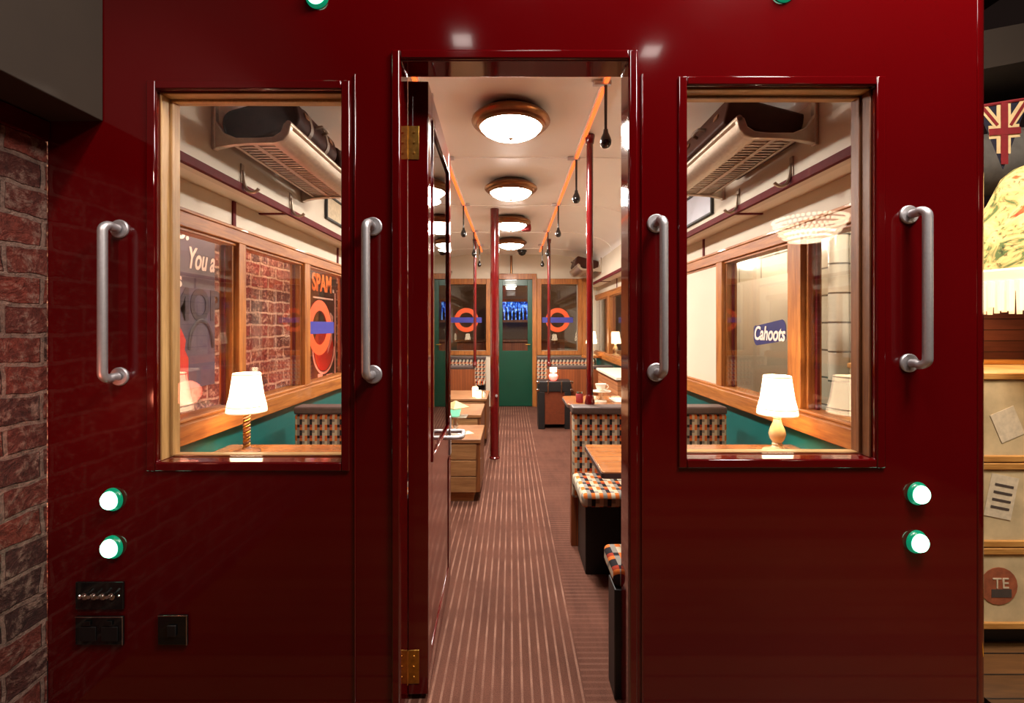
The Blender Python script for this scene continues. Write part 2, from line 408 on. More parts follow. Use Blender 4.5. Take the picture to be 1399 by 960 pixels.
# ------------------------------------------------------------------ carriage end wall (front)
WT = 0.10
LX0, LX1, LZ0, LZ1 = -1.151, -0.549, 0.858, 2.066
QX0, QX1, QZ0, QZ1 = 0.570, 1.183, 0.868, 2.079
DX0, DX1, DZ1 = -0.357, 0.381, 2.160
w = MB()
w.panel([-1.505, LX0, LX1, DX0, DX1, QX0, QX1, 1.515], [0, LZ0, QZ0, LZ1, QZ1, DZ1, 3.69], [(LX0, LX1, LZ0, LZ1), (QX0, QX1, QZ0, QZ1), (DX0, DX1, 0, DZ1)], 0, WT)
arc = [(1.515 + 0.05 * math.sin(t), 0.05 - 0.05 * math.cos(t)) for t in [PI * k / 10 for k in range(11)]]
w.prism(arc, 'z', 0, 3.69)
wall = struct('wall_front', w, M['red'], 'glossy dark red carriage end wall with an open doorway and two windows', 'wall', bevel=0.004)

def ring(mb, x0, x1, z0, z1, wd, y0, y1):
    mb.box(x0 - wd, x0, y0, y1, z0 - wd, z1 + wd); mb.box(x1, x1 + wd, y0, y1, z0 - wd, z1 + wd)
    mb.box(x0, x1, y0, y1, z1, z1 + wd); mb.box(x0, x1, y0, y1, z0 - wd, z0)
r = MB(); ring(r, LX0, LX1, LZ0, LZ1, 0.028, -0.007, 0)
struct('trim_1', r, M['red'], 'flat red moulding raised round the left window of the carriage end', 'moulding', bevel=0.004)
r = MB(); ring(r, QX0, QX1, QZ0, QZ1, 0.028, -0.007, 0)
struct('trim_2', r, M['red'], 'flat red moulding raised round the right window of the carriage end', 'moulding', bevel=0.004)
r = MB()
r.box(DX0 - 0.028, DX0, -0.012, 0, 0, DZ1 + 0.03); r.box(DX1, DX1 + 0.028, -0.012, 0, 0, DZ1 + 0.03); r.box(DX0, DX1, -0.012, 0, DZ1, DZ1 + 0.03)
struct('trim_3', r, M['red'], 'red casing round the open doorway in the carriage end', 'door casing', bevel=0.005)
r = MB()
for x in (-0.505, 0.425): r.box(x - 0.003, x + 0.003, -0.006, 0, 0, 2.115)
struct('trim_4', r, M['red'], 'thin upright red beads either side of the doorway', 'moulding', bevel=0.002)

def front_window(name, x0, x1, z0, z1, label, side):
    t = thing(name, label, 'window', (0, 0, 0), kind='structure')
    f = MB(); ft = 0.006
    f.box(x0, x0 + ft, 0.016, 0.10, z0, z1); f.box(x1 - ft, x1, 0.016, 0.10, z0, z1)
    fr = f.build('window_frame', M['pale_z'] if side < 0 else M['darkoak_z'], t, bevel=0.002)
    f = MB(); f.box(x0 + ft, x1 - ft, 0.016, 0.10, z1 - ft, z1); f.box(x0 + ft, x1 - ft, 0.066, 0.10, z0, z0 + ft)
    f.build('head_board', M['pale_x'], t, bevel=0.002)
    f = MB()                                                            # glazing bead
    e = x0 + ft; g = x1 - ft
    f.box(e, e + 0.008, 0.052, 0.062, z0 + ft, z1 - ft); f.box(g - 0.008, g, 0.052, 0.062, z0 + ft, z1 - ft)
    f.box(e, g, 0.052, 0.062, z1 - ft - 0.008, z1 - ft)
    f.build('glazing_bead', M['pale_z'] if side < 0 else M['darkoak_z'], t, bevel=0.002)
    p = MB(); p.box(e + 0.001, g - 0.001, 0.046, 0.051, z0 + ft, z1 - ft); p.build('pane', M['glass'], t)
    return t
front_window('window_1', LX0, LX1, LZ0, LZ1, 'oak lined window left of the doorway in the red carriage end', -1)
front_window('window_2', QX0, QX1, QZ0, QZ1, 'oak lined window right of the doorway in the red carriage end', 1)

# door leaf
leaf = thing('door_1', 'red half glazed carriage door standing open into the aisle', 'door', (-0.3225, 0.104, 0.0), math.radians(1.5), kind='structure')
h = 0.0355; LW = 0.735
d = MB()
d.box(-h, h, 0, 0.085, 0.02, 2.15); d.box(-h, h, LW - 0.085, LW, 0.02, 2.15)
d.box(-h, h, 0.085, LW - 0.085, 2.055, 2.15); d.box(-h, h, 0.085, LW - 0.085, 0.66, 0.80)
d.box(-h, h, 0.085, LW - 0.085, 0.02, 0.12); d.box(-h + 0.008, h - 0.004, 0.085, LW - 0.085, 0.12, 0.66)
d.build('leaf', M['red'], leaf, bevel=0.003)
d = MB()
for s_ in (1,):
    for a in ((0.085, 0.105, 0.80, 2.055), (LW - 0.105, LW - 0.085, 0.80, 2.055), (0.105, LW - 0.105, 2.035, 2.055), (0.105, LW - 0.105, 0.80, 0.82)):
        d.box(h - 0.004, h + 0.005, *a)
d.build('glazing_bead', M['red'], leaf, bevel=0.003)
d = MB(); d.box(h - 0.010, h - 0.005, 0.086, LW - 0.086, 0.801, 2.054); d.build('pane', M['leafglass'], leaf)
for z in (1.935, 0.118):
    d = MB(); d.box(-h + 0.001, 0.004, -0.0025, 0, z - 0.058, z + 0.058)
    hg = d.build('hinge', M['brass'], leaf, bevel=0.001)
    d = MB(); d.tube([(-h - 0.003, -0.006, z - 0.058), (-h - 0.003, -0.006, z + 0.058)], 0.006, 10)
    d.build('knuckle', M['brass'], hg, smooth=True)
    d = MB()
    for k in (-0.036, 0, 0.036): d.lathe([(0.0, 0.0035), (0.004, 0.003), (0.005, 0.0)], (-0.014, -0.0025, z + k), 10, RX)
    d.build('screw', M['brass'], hg, smooth=True)
d = MB(); d.box(h, h + 0.006, LW - 0.066, LW - 0.026, 0.66, 0.85); d.build('lock_plate', M['steel'], leaf, bevel=0.002)
d = MB(); d.tube([(h + 0.004, LW - 0.046, 0.775), (h + 0.055, LW - 0.046, 0.775), (h + 0.068, LW - 0.055, 0.775), (h + 0.072, LW - 0.075, 0.775), (h + 0.072, LW - 0.15, 0.775),
                  (h + 0.066, LW - 0.172, 0.775), (h + 0.05, LW - 0.18, 0.775), (h + 0.0, LW - 0.18, 0.775)], 0.0105, 12)
d.build('handle', M['steel'], leaf, smooth=True)

# grab handles
def grab(x, z0, z1, off, label):
    t = thing('grab_bar', label, 'handle', (x, 0, (z0 + z1) / 2), group='steel grab handles on the red wall')
    hh = (z1 - z0) / 2
    for z in (hh, -hh):
        m = MB(); m.lathe([(0.0, 0.0), (0.030, 0.0), (0.030, 0.004), (0.027, 0.007), (0.0, 0.007)], (0, 0, z), 28, RX)
        m.build('mount_plate', M['steel'], t, smooth=True)
    pts = [(0, -0.010, hh), (off * 0.2, -0.03, hh)]
    for k in range(7):
        a = PI / 2 * k / 6
        pts.append((off * (0.3 + 0.7 * math.sin(a)), -0.035 - 0.022 * math.sin(a), hh - 0.022 * (1 - math.cos(a)) + 0.004))
    pts += [(p[0], p[1], -p[2]) for p in pts[::-1]]
    m = MB(); m.tube(pts, 0.0135, 16); m.build('bar', M['steel'], t, smooth=True)
    return t
grab(-1.268, 1.136, 1.614, -0.006, 'outermost steel grab handle on the red wall near the rough brick wall')
grab(-0.447, 1.143, 1.622, -0.006, 'steel grab handle between the left window and the open doorway')
grab(0.471, 1.150, 1.632, 0.006, 'steel grab handle between the open doorway and the right window')
grab(1.290, 1.180, 1.660, 0.010, 'steel grab handle right of the right window near the wall corner')

# indicator lights
def indicator(x, z, tx, label):
    t = thing('indicator_light', label, 'light', (x, 0, z), group='green indicator lights on the red wall')
    ax = Matrix.Rotation(tx, 4, 'Z') @ RX
    m = MB(); m.lathe([(0.0, 0.0), (0.037, 0.0), (0.037, 0.004), (0.033, 0.009), (0.031, 0.011), (0.0, 0.011)], (0, 0, 0), 32, ax)
    m.build('collar', M['greenring'], t, smooth=True)
    m = MB(); m.lathe([(0.0, 0.0105), (0.029, 0.0105), (0.029, 0.016), (0.025, 0.022), (0.014, 0.026), (0.0, 0.027)], (0, 0, 0), 32, ax)
    m.build('lens', M['greenlens'], t, smooth=True); return t
indicator(-1.290, 0.738, -0.15, 'glowing green indicator light above the switches, upper of two')
indicator(-1.290, 0.584, -0.15, 'glowing green indicator light just above the switches, lower of two')
indicator(1.318, 0.757, 0.15, 'upper of two glowing green indicator lights by the stacked trunks')
indicator(1.314, 0.601, 0.15, 'lower of two glowing green indicator lights by the stacked trunks')
indicator(-0.628, 2.365, 0.0, 'green indicator light cut by the top of the picture above the left window')
indicator(0.885, 2.385, 0.0, 'green indicator light above the right window at the top edge')

# switch plates
def plate(name, label, cat, x0, x1, z0, z1):
    t = thing(name, label, cat, ((x0 + x1) / 2, 0, z0))
    w_, h_ = (x1 - x0) / 2, z1 - z0
    m = MB(); m.box(-w_, w_, -0.008, 0, 0, h_); m.build('plate', M['blackgloss'], t, bevel=0.002)
    return t, w_, h_
t, w_, h_ = plate('toggle_switch', 'black plate with four chrome toggle switches, below the green lights', 'switch', -1.406, -1.252, 0.384, 0.473)
for x in (-0.044, -0.015, 0.014, 0.043):
    m = MB(); m.lathe([(0.0, 0.0), (0.011, 0.0), (0.011, 0.004), (0.007, 0.007), (0.0, 0.007)], (x, -0.008, h_ / 2), 20, RX); tg = m.build('collar', M['chrome'], t, smooth=True)
    m = MB(); m.tube([(x, -0.014, h_ / 2), (x + 0.002, -0.022, h_ / 2 + 0.005), (x + 0.004, -0.032, h_ / 2 + 0.010)], [0.0035, 0.004, 0.005], 10); m.build('toggle', M['chrome'], tg, smooth=True)
for x in (-0.064, 0.063): MB().lathe([(0.0, 0.003), (0.003, 0.002), (0.004, 0.0)], (x, -0.008, h_ / 2), 10, RX).build('screw', M['chrome'], t, smooth=True)
t, w_, h_ = plate('power_socket', 'wide black double socket plate at the bottom, below the toggle switches', 'socket', -1.406, -1.252, 0.270, 0.362)
for x in (-0.035, 0.035):
    m = MB(); m.box(x - 0.026, x + 0.026, -0.011, -0.008, 0.014, 0.06); oo = m.build('outlet', M['black'], t, bevel=0.001)
    m = MB(); m.box(x - 0.010, x + 0.010, -0.013, -0.008, 0.066, 0.08); m.build('rocker', M['blackgloss'], t, bevel=0.001)
m = MB(); m.box(-w_, w_, -0.0095, -0.008, h_ - 0.003, h_); m.box(w_ - 0.003, w_, -0.0095, -0.008, 0, h_ - 0.003); m.build('chrome_edge', M['chrome'], t, bevel=0.0005)
t, w_, h_ = plate('rocker_switch', 'square black single switch plate right of the double socket', 'switch', -1.140, -1.045, 0.270, 0.366)
m = MB(); m.box(-0.014, 0.014, -0.014, -0.008, 0.03, 0.066); m.build('rocker', M['black'], t, bevel=0.002)
m = MB(); m.box(-w_, w_, -0.0095, -0.008, h_ - 0.003, h_); m.box(w_ - 0.003, w_, -0.0095, -0.008, 0, h_ - 0.003); m.build('chrome_edge', M['chrome'], t, bevel=0.0005)

# ------------------------------------------------------------------ hall around the carriage end
struct('floor_platform', MB().box(-1.62, 3.6, -5.0, 0.0, -0.06, -0.002).box(1.66, 3.6, 0.0, 3.0, -0.06, -0.002), M['hallfloor'], 'worn timber floor of the hall outside the carriage', 'floor')
struct('wall_left', MB().box(-1.66, -1.505, -5.0, 0.0, 0, 1.894), M['brick'], 'rough old brick wall at the far left of the carriage end', 'wall')
struct('trim_5', MB().box(-1.66, -1.490, -5.0, -0.001, 1.895, 1.9615), M['red'], 'dark red rail along the top of the rough brick wall', 'rail', bevel=0.004)
struct('beam', MB().box(-2.3, -1.322, -5.0, -0.001, 1.962, 3.69), M['concrete'], 'grey brown boxed beam overhead at the top left corner', 'beam', bevel=0.003)
struct('ceiling_hall', MB().box(-2.3, 3.6, -5.0, 0.0, 3.7, 3.75).box(1.62, 3.6, 0.0, 3.0, 3.7, 3.75), M['concrete'], 'dim hall ceiling above the carriage end', 'ceiling')
struct('wall_back', MB().box(-2.3, 3.6, -5.1, -5.0, 0, 3.7), M['darkplank'], 'hall wall behind the photographer facing the carriage', 'wall')
struct('wall_right', MB().box(2.06, 3.6, 2.0, 2.06, 0, 3.7), M['dark'], 'dark wall beyond the trunks at the right edge', 'wall')
struct('wall_carriage_outside', MB().box(1.50, 1.56, 0.1, 0.9, 0, 0.80).box(1.50, 1.56, 0.1, 0.9, 1.80, 3.69), M['red'], 'outer side of the carriage behind its right corner', 'wall')

# trunks
def trunk(x, z, hgt, label, stickers):
    t = thing('steamer_trunk', label, 'trunk', (x, 0.34, z), group='canvas trunks stacked at the right edge')
    m = MB(); m.box(0, 0.95, 0.0, 0.5, 0.0, hgt); m.build('body', M['trunk'], t, bevel=0.006)
    for zz in (0.0, hgt - 0.028):
        m = MB(); m.box(-0.006, 0.956, -0.008, 0.506, zz, zz + 0.027); m.build('batten', M['trunkwood'], t, bevel=0.004)
    for k, (sx, sz, sw, sh, rot, mt) in enumerate(stickers):
        m = MB(); 
        if mt == 'label_red':
            m.lathe([(0.0, 0.0), (sw, 0.0), (sw, 0.0015), (0.0, 0.0015)], (0, 0, 0), 20, RX)
        else: m.box(-sw, sw, -0.0015, 0, -sh, sh)
        o = m.build('label_sticker', M[mt], t); o.location = (sx, -0.001, sz); o.rotation_euler = (0, rot, 0)
    return t
zb = [0.093, 0.419, 0.757]
t1 = trunk(1.72, 0.093, 0.324, 'lowest worn canvas trunk of the stack at the right edge', [(0.225, 0.17, 0.075, 0.075, 0, 'label_red'), (0.13, 0.14, 0.016, 0.03, 0.1, 'label')])
text('sticker_lettering', 'TE', M['label'], t1, (0.232, -0.0035, 0.18), (PI / 2, 0, 0), 0.06)
m = MB(); m.box(-0.03, 0.05, -0.0035, -0.002, -0.045, -0.012); o = m.build('sticker_band', M['label_dark'], t1); o.location = (0.225, 0, 0.17)
t2 = trunk(1.72, 0.419, 0.336, 'middle worn canvas trunk of the stack at the right edge', [(0.235, 0.2, 0.055, 0.085, 0.2, 'label'), (0.13, 0.15, 0.025, 0.04, -0.1, 'label')])
m = MB()
for k in range(4): m.box(-0.035, 0.04, -0.0035, -0.002, -0.05 + 0.03 * k, -0.04 + 0.03 * k)
o = m.build('sticker_band', M['label_dark'], t2); o.location = (0.235, 0, 0.2); o.rotation_euler = (0, 0.2, 0)
t3 = trunk(1.72, 0.757, 0.356, 'topmost worn canvas trunk of the stack at the right edge', [(0.26, 0.15, 0.05, 0.06, -0.4, 'label')])
pl = thing('plinth', 'low black plinth under the stacked canvas trunks', 'plinth', (1.72, 0.40, 0))
MB().box(0, 0.95, 0, 0.42, -0.002, 0.05).build('deck', M['black'], pl, bevel=0.003)
MB().box(0, 0.95, 0.03, 0.40, 0.05, 0.093).build('riser', M['black'], pl, bevel=0.003)
yl = tag(MB().prism(rounded(-0.07, 0.07, -0.03, 0.03, 0.029), 'z', -0.0015, 0.0015).build('floor_arrow', M['yellow']), 'yellow marker stuck on the timber floor at the bottom right', 'floor marker')
yl.location = (2.02, 0.12, 0.0005); yl.rotation_euler = (0, 0, -0.5)
# crate top + boards behind
cb = thing('board_back', 'dark red boarded crate back standing on the topmost trunk', 'crate', (1.76, 0.82, 1.113))
MB().box(0, 0.9, 0, 0.03, 0.0, 0.32).build('boards', M['darkplank'], cb)
MB().box(0, 0.9, -0.02, 0.05, 0.32, 0.345).build('top_rail', M['trunkwood'], cb, bevel=0.003)
MB().box(0, 0.9, -0.10, 0.0, 0.0, 0.018).build('ledge', M['trunkwood'], cb, bevel=0.003)
# big draped lampshade hanging over the trunks
lt = thing('draped_lampshade', 'large fringed lampshade in floral cloth hanging above the trunks', 'lampshade', (2.235, 0.40, 1.49))
m = MB(); prof = [(0.375, 0.02), (0.365, 0.06), (0.32, 0.14), (0.25, 0.24), (0.19, 0.34), (0.15, 0.44), (0.12, 0.47)]
m.lathe(prof + [(r_ - 0.006, z_) for r_, z_ in prof[::-1]], (0, 0, 0), 40); m.build('shade', M['floral'], lt, smooth=True)
m = MB(); m.lathe([(0.380, -0.02), (0.384, 0.0), (0.384, 0.022), (0.374, 0.03), (0.368, 0.0), (0.372, -0.02)], (0, 0, 0), 40); m.build('trim_band', M['shadetrim'], lt, smooth=True)
m = MB()
for k in range(90):
    a = 2 * PI * k / 90; x, y = 0.376 * math.cos(a), 0.376 * math.sin(a); e = -0.115 - 0.018 * abs(math.sin(a * 11)) - random.random() * 0.006
    m.tube([(x, y, -0.018), (x, y, e)], [0.0125, 0.010], 6)
m.build('fringe', M['fringe'], lt)
m = MB(); m.tube([(0, 0, 0.46), (0, 0, 2.2)], 0.006, 8); m.build('cord', M['black'], lt)
# bunting
fl = thing('flag_pennant', 'union flag pennant hanging under a red cord at the top right', 'flag', (2.245, 0.6, 2.235))
W_, H_ = 0.115, 0.22
def pen(z): return W_ * (1 + z / H_)
m = MB(); m.rings([[(-W_, -0.002, 0.06), (W_, -0.002, 0.10), (0.0, -0.002, -H_)], [(-W_, 0.002, 0.06), (W_, 0.002, 0.10), (0.0, 0.002, -H_)]]); m.build('cloth', M['flagblue'], fl)
def strip(mb, x0, z0, x1, z1, wd, y):
    dx, dz = x1 - x0, z1 - z0; n_ = math.hypot(dx, dz); ux, uz = -dz / n_ * wd, dx / n_ * wd
    q = [(x0 - ux, z0 - uz), (x1 - ux, z1 - uz), (x1 + ux, z1 + uz), (x0 + ux, z0 + uz)]
    mb.prism(q, 'y', y - 0.0012, y)
m = MB(); strip(m, 0, -0.15, 0, 0.078, 0.032, -0.0022); strip(m, -0.068, -0.055, 0.072, -0.045, 0.030, -0.0026)
strip(m, 0.02, -0.03, 0.098, 0.088, 0.020, -0.0030); strip(m, -0.02, -0.03, -0.098, 0.062, 0.020, -0.0030); m.build('white_bands', M['flagwhite'], fl)
m = MB(); strip(m, 0, -0.20, 0, 0.08, 0.016, -0.0062); strip(m, -0.070, -0.055, 0.074, -0.045, 0.015, -0.0066)
strip(m, 0.03, -0.022, 0.096, 0.082, 0.007, -0.0046); strip(m, -0.03, -0.022, -0.096, 0.056, 0.007, -0.0046); m.build('red_cross', M['flagred'], fl)
m = MB(); m.tube([(-0.75, 0.0, -0.09), (-0.15, 0, 0.058), (0.15, 0, 0.106), (0.9, 0, 0.30)], 0.008, 8); m.build('cord', M['flagred'], fl)
du = thing('ventilation_duct', 'galvanised duct crossing the ceiling behind the union flag', 'duct', (1.62, 1.1, 2.05))
m = MB(); m.tube([(0, 0, 0), (1.9, 0, 0.28)], 0.17, 28); m.build('pipe', M['duct'], du, smooth=True)
for a, b in (((0.55, 0, 0.081), (0.59, 0, 0.087)), ((1.2, 0, 0.177), (1.24, 0, 0.183))): MB().tube([a, b], 0.178, 28).build('joint_ring', M['duct'], du, smooth=True)
sl = thing('sloping_soffit', 'grey sloping soffit high behind the flag', 'soffit', (1.62, 0.9, 2.42)); sl['kind'] = 'structure'
MB().prism([(0, 0.06), (1.9, 0.42), (1.9, 0.62), (0, 0.26)], 'y', 0, 0.9).build('slab', M['concrete'], sl)

# ------------------------------------------------------------------ carriage shell
Y0, Y1 = 0.10, 5.875
struct('floor', MB().box(-1.46, 1.46, 0.0, Y1, -0.05, 0.0), M['carpet'], 'brown carpet striped along the carriage aisle', 'floor')
up = [(-1.40, 2.22), (-1.24, 2.22)]
def ceil_profile(o):
    pts = []
    for k in range(9):
        a = PI / 2 * k / 8
        pts.append((-1.24 - o + (0.62) * (1 - math.cos(a)) , 2.22 + (0.23 + o) * math.sin(a)))
    return pts + [(-x, z) for x, z in pts[::-1]]
inner, outer = ceil_profile(0), ceil_profile(0.04)
struct('ceiling', MB().prism(inner + outer[::-1], 'y', Y0, Y1), M['ceil'], 'cream curved ceiling of the carriage', 'ceiling', smooth=True, angle=50)
r = MB()
for y in (1.63, 2.86, 4.1, 5.3):
    pts = [(x, z) for x, z in ceil_profile(-0.006)]
    r.prism(pts + inner[::-1], 'y', y, y + 0.016)
struct('trim_6', r, M['ceil'], 'thin cover strips across the carriage ceiling', 'cover strips', smooth=True)

def side(s, nm, posts, windows, panels, skin):
    lab = 'left' if s < 0 else 'right'
    X = lambda a, b: (min(s * a, s * b), max(s * a, s * b))
    w = MB(); w.box(*X(1.24, 1.30), Y0, Y1, 1.925, 2.22)
    w.box(*X(1.24, 1.46), Y0, Y1, 2.18, 2.22) if False else None
    w.box(*X(1.395, 1.46), Y0, Y1, 1.78, 2.22)
    for a, b in panels: w.box(*X(1.38, 1.46), a, b, 0.88, 1.72)
    wl = struct('wall_carriage_' + lab, w, M['cream'], 'cream upper wall along the %s side of the carriage' % lab, 'wall')
    w = MB(); w.box(*X(1.38, 1.46), Y0, Y1, 0.0, 0.83); w.build('dado', M['teal'], wl)
    w = MB(); w.box(*X(1.30, 1.395), Y0, Y1, 1.925, 1.94); w.build('soffit_board', M['soffit'], wl)
    struct('trim_cornice_' + lab, MB().box(*X(1.232, 1.24), Y0, Y1, 1.915, 1.955).box(*X(1.225, 1.245), Y0, Y1, 1.915, 1.922), M['redtrim'], 'dark red strip along the ledge on the %s side of the carriage' % lab, 'trim', bevel=0.002)
    b = MB()
    for y in ((0.81, 2.18, 3.4, 4.6) if s < 0 else (0.30, 1.81, 3.2, 4.5)):
        b.box(*X(1.387, 1.395), y - 0.012, y + 0.012, 1.79, 1.925)
    for y in (1.05, 2.35, 3.6, 4.9): b.box(*X(1.24, 1.395), y - 0.010, y + 0.010, 1.917, 1.925)
    struct('trim_straps_' + lab, b, M['redtrim'], 'short dark red cover strips between ledge and window head, %s side' % lab, 'trim')
    hd = MB(); hd.box(*X(1.36, 1.46), Y0, Y1, 1.715, 1.79); hd.box(*X(1.352, 1.37), Y0, Y1, 1.775, 1.79)
    hd.box(*X(1.375, 1.44), Y0, Y1, 1.70, 1.715)
    struct('trim_header_' + lab, hd, M['oak_y'], 'oak head rail over the %s carriage windows' % lab, 'head rail', bevel=0.003)
    sl = MB(); sl.box(*X(1.335, 1.46), Y0, Y1, 0.81, 0.895); sl.box(*X(1.36, 1.46), Y0, Y1, 0.895, 0.91)
    struct('trim_sill_' + lab, sl, M['oak_y'], 'oak sill rail under the %s carriage windows' % lab, 'sill', bevel=0.004)
    for k, (a, b_) in enumerate(posts):
        po = MB(); po.box(*X(1.358, 1.46), a, b_, 0.91, 1.715)
        po.box(*X(1.385, 1.45), a - 0.014, a, 0.91, 1.70) if True else None
        po.box(*X(1.40, 1.45), b_, b_ + 0.014, 0.91, 1.70)
        struct('trim_post_' + lab, po, M['oak_z'], 'oak post %s on the %s side of the carriage' % (
            ('just inside the end wall', 'between the first two windows', 'after the second window', 'beside the third window', 'towards the far end', 'near the far end wall')[k], lab), 'post', bevel=0.003)
    for k, (a, b_, lb) in enumerate(windows):
        t = thing('window_%d' % (nm + k), lb, 'window', (0, 0, 0), kind='structure')
        p = MB(); p.box(*X(1.376, 1.381), a + 0.0005, b_ - 0.0005, 0.911, 1.714); p.build('pane', M['glass'], t)
        f = MB()
        for q in ((a + 0.013, a + 0.03, 0.905, 1.704), (b_ - 0.03, b_ - 0.013, 0.905, 1.704)): f.box(*X(1.417, 1.43), *q)
        f.build('sash', M['redtrim'], t)
side(-1, 11, [(0.10, 0.13), (0.80, 0.86), (1.53, 1.61), (2.36, 2.46), (4.2, 4.28), (5.0, 5.08)],
     [(0.13, 0.80, 'left side window nearest the end wall showing a dark poster outside'), (0.86, 1.53, 'left side window showing red lit brick outside'), (1.61, 2.36, 'left side window with an orange and blue transfer on its glass'), (4.28, 5.0, 'left side window towards the far end'), (5.08, 5.87, 'left side window beside the far end wall')],
     [(2.46, 4.2)], None)
side(1, 21, [(0.10, 0.13), (0.66, 0.76), (1.46, 1.54), (3.95, 4.05), (4.85, 4.95)],
     [(0.13, 0.66, 'right side window nearest the end wall with pale tiles outside'), (0.76, 1.46, 'right side window with white script on its glass'), (4.05, 4.85, 'dark right side window towards the far end'), (4.95, 5.87, 'right side window beside the far end wall')],
     [(1.54, 3.95)], None)

# ------------------------------------------------------------------ outside the side windows
struct('wall_outside_left', MB().box(-1.95, -1.80, 0.15, 6.2, 0, 2.6), M['brick2'], 'red lit brick wall outside the left carriage windows', 'wall')
struct('wall_outside_right', MB().box(1.90, 2.05, 0.93, 6.2, 0, 2.6), M['tile'], 'cream tiled wall outside the right carriage windows', 'wall')
wo = bpy.data.objects['wall_outside_right']; MB().box(1.892, 1.8995, 1.42, 3.6, 0.5, 1.66).build('plain_panel', M['cream'], wo)
struct('column_tiled', MB().prism([(1.80 + 0.05 * math.cos(a), 1.245 + 0.05 * math.sin(a)) for a in [2 * PI * k / 20 for k in range(20)]], 'z', 0, 2.6) if False else MB().box(1.80, 1.90, 1.06, 1.13, 0, 2.6), M['tile'], 'narrow tiled pier outside the nearest right window', 'pier', bevel=0.03, bseg=4)
FACE_L = (PI / 2, 0, PI / 2); FACE_R = (PI / 2, 0, -PI / 2)
ps = thing('picture_poster', 'dark blue grey poster with white script outside the nearest left window', 'poster', (-1.7995, 0.92, 0.95))
MB().box(0, 0.006, -0.36, 0.36, 0, 0.98).build('sheet', M['poster_dark'], ps)
text('script_line', 's!', M['ink_white'], ps, (0.008, 0.095, 0.87), FACE_L, 0.14, shear=0.2, offset=0.003)
text('script_line', 'You a', M['ink_white'], ps, (0.008, 0.235, 0.725), FACE_L, 0.17, shear=0.35, offset=0.003, sx=0.58)
text('script_line', 's', M['ink_white'], ps, (0.008, 0.06, 0.60), FACE_L, 0.12, offset=0.003)
text('reflected_lettering', 'MOP', M['ink_grey'], ps, (0.008, 0.20, 0.46), FACE_L, 0.25, offset=0.006, sx=0.8)  # dim letters of a reflection in the glass, drawn on the poster
m = MB(); m.rings([[(0.007, y, z) for y, z in q] for q in ([(-0.2, 0.0), (0.13, 0.0), (0.13, 0.17), (0.10, 0.22), (0.11, 0.27), (0.07, 0.34), (0.0, 0.36), (-0.2, 0.3)],)] + [[(0.010, y, z) for y, z in ([(-0.2, 0.0), (0.13, 0.0), (0.13, 0.17), (0.10, 0.22), (0.11, 0.27), (0.07, 0.34), (0.0, 0.36), (-0.2, 0.3)])]])
m.build('painted_figure', M['poster_red'], ps)
m = MB(); pts = [(0.009, 0.24 + 0.10 * math.cos(a), 0.22 + 0.16 * math.sin(a)) for a in [PI * k / 14 for k in range(15)]]; m.tube(pts, 0.012, 6, flat=0.3); m.build('painted_arch', M['ink_grey'], ps)
pm = thing('picture_poster', 'tall dark poster with orange capital letters behind the third left window', 'poster', (-1.80, 2.87, 0.73))
MB().box(0, 0.006, -0.36, 0.33, 0, 1.13).build('sheet', M['poster_brown'], pm)
text('headline', 'SPAM', M['ink_orange'], pm, (0.008, -0.02, 0.965), FACE_L, 0.22, offset=0.006, sx=0.85)
text('small_print', 'is', M['ink_white'], pm, (0.008, 0.25, 0.92), FACE_L, 0.06)
MB().box(0.006, 0.008, -0.22, 0.24, 0.825, 0.84).build('small_print_line', M['ink_white'], pm)
m = MB(); m.lathe([(0.0, 0), (0.22, 0), (0.22, 0.003), (0.0, 0.003)], (0.006, 0.02, 0.36), 28, Matrix.Rotation(PI / 2, 4, 'Y')); m.build('plate_picture', M['poster_red'], pm)
m = MB(); m.tube([(0.009, 0.02 + 0.25 * math.cos(a), 0.36 + 0.24 * math.sin(a)) for a in [PI + PI * k / 16 for k in range(17)]], 0.012, 6, flat=0.4); m.build('plate_rim', M['poster_pink'], pm)
m = MB(); m.prism([(0.10, 0.30), (0.2, 0.42), (0.24, 0.66), (0.17, 0.70), (0.12, 0.52)], 'x', 0.007, 0.011); m.build('painted_hand', M['poster_pink'], pm)
for a in ((-0.12, -0.02, 0.04, 0.12), (0.08, 0.22, 0.05, 0.10)): MB().box(0.006, 0.010, *a).build('painted_tin', M['poster_pink'], pm)
MB().box(0.006, 0.009, 0.285, 0.305, 0.0, 0.9).build('painted_edge', M['poster_pink'], pm)

def roundel(name, label, loc, rot, R, group):
    t = thing(name, label, 'window transfer', loc, group=group); t.rotation_euler = rot
    n = 40; m = MB(); a = [2 * PI * k / n for k in range(n)]
    m.rings([[(R * math.cos(q), -0.001, R * math.sin(q)) for q in a], [(R * 0.62 * math.cos(q), -0.001, R * 0.62 * math.sin(q)) for q in a],
             [(R * 0.62 * math.cos(q), 0.001, R * 0.62 * math.sin(q)) for q in a], [(R * math.cos(q), 0.001, R * math.sin(q)) for q in a]], close=True)
    m.build('ring', M['roundel_o'], t)
    MB().box(-R * 1.28, R * 1.28, -0.0025, -0.001, -R * 0.22, R * 0.22).build('bar', M['roundel_b'], t); return t
roundel('ring_transfer', 'orange ring with blue bar on the third left window', (-1.373, 1.795, 1.287), (0, 0, -PI / 2 + PI), 0.198, 'orange ring transfers')
ca = thing('script_transfer', 'navy transfer with white script on the second right window', 'window transfer', (1.373, 0.945, 1.262)); ca.rotation_euler = (0, 0, -PI / 2)
m = MB(); base = rounded(-0.15, 0.15, -0.055, 0.055, 0.03); m.prism([(x, z + 0.018 * math.sin(x * 22) + x * 0.06) for x, z in base], 'y', -0.001, 0.001); m.build('backing', M['sign_blue'], ca)
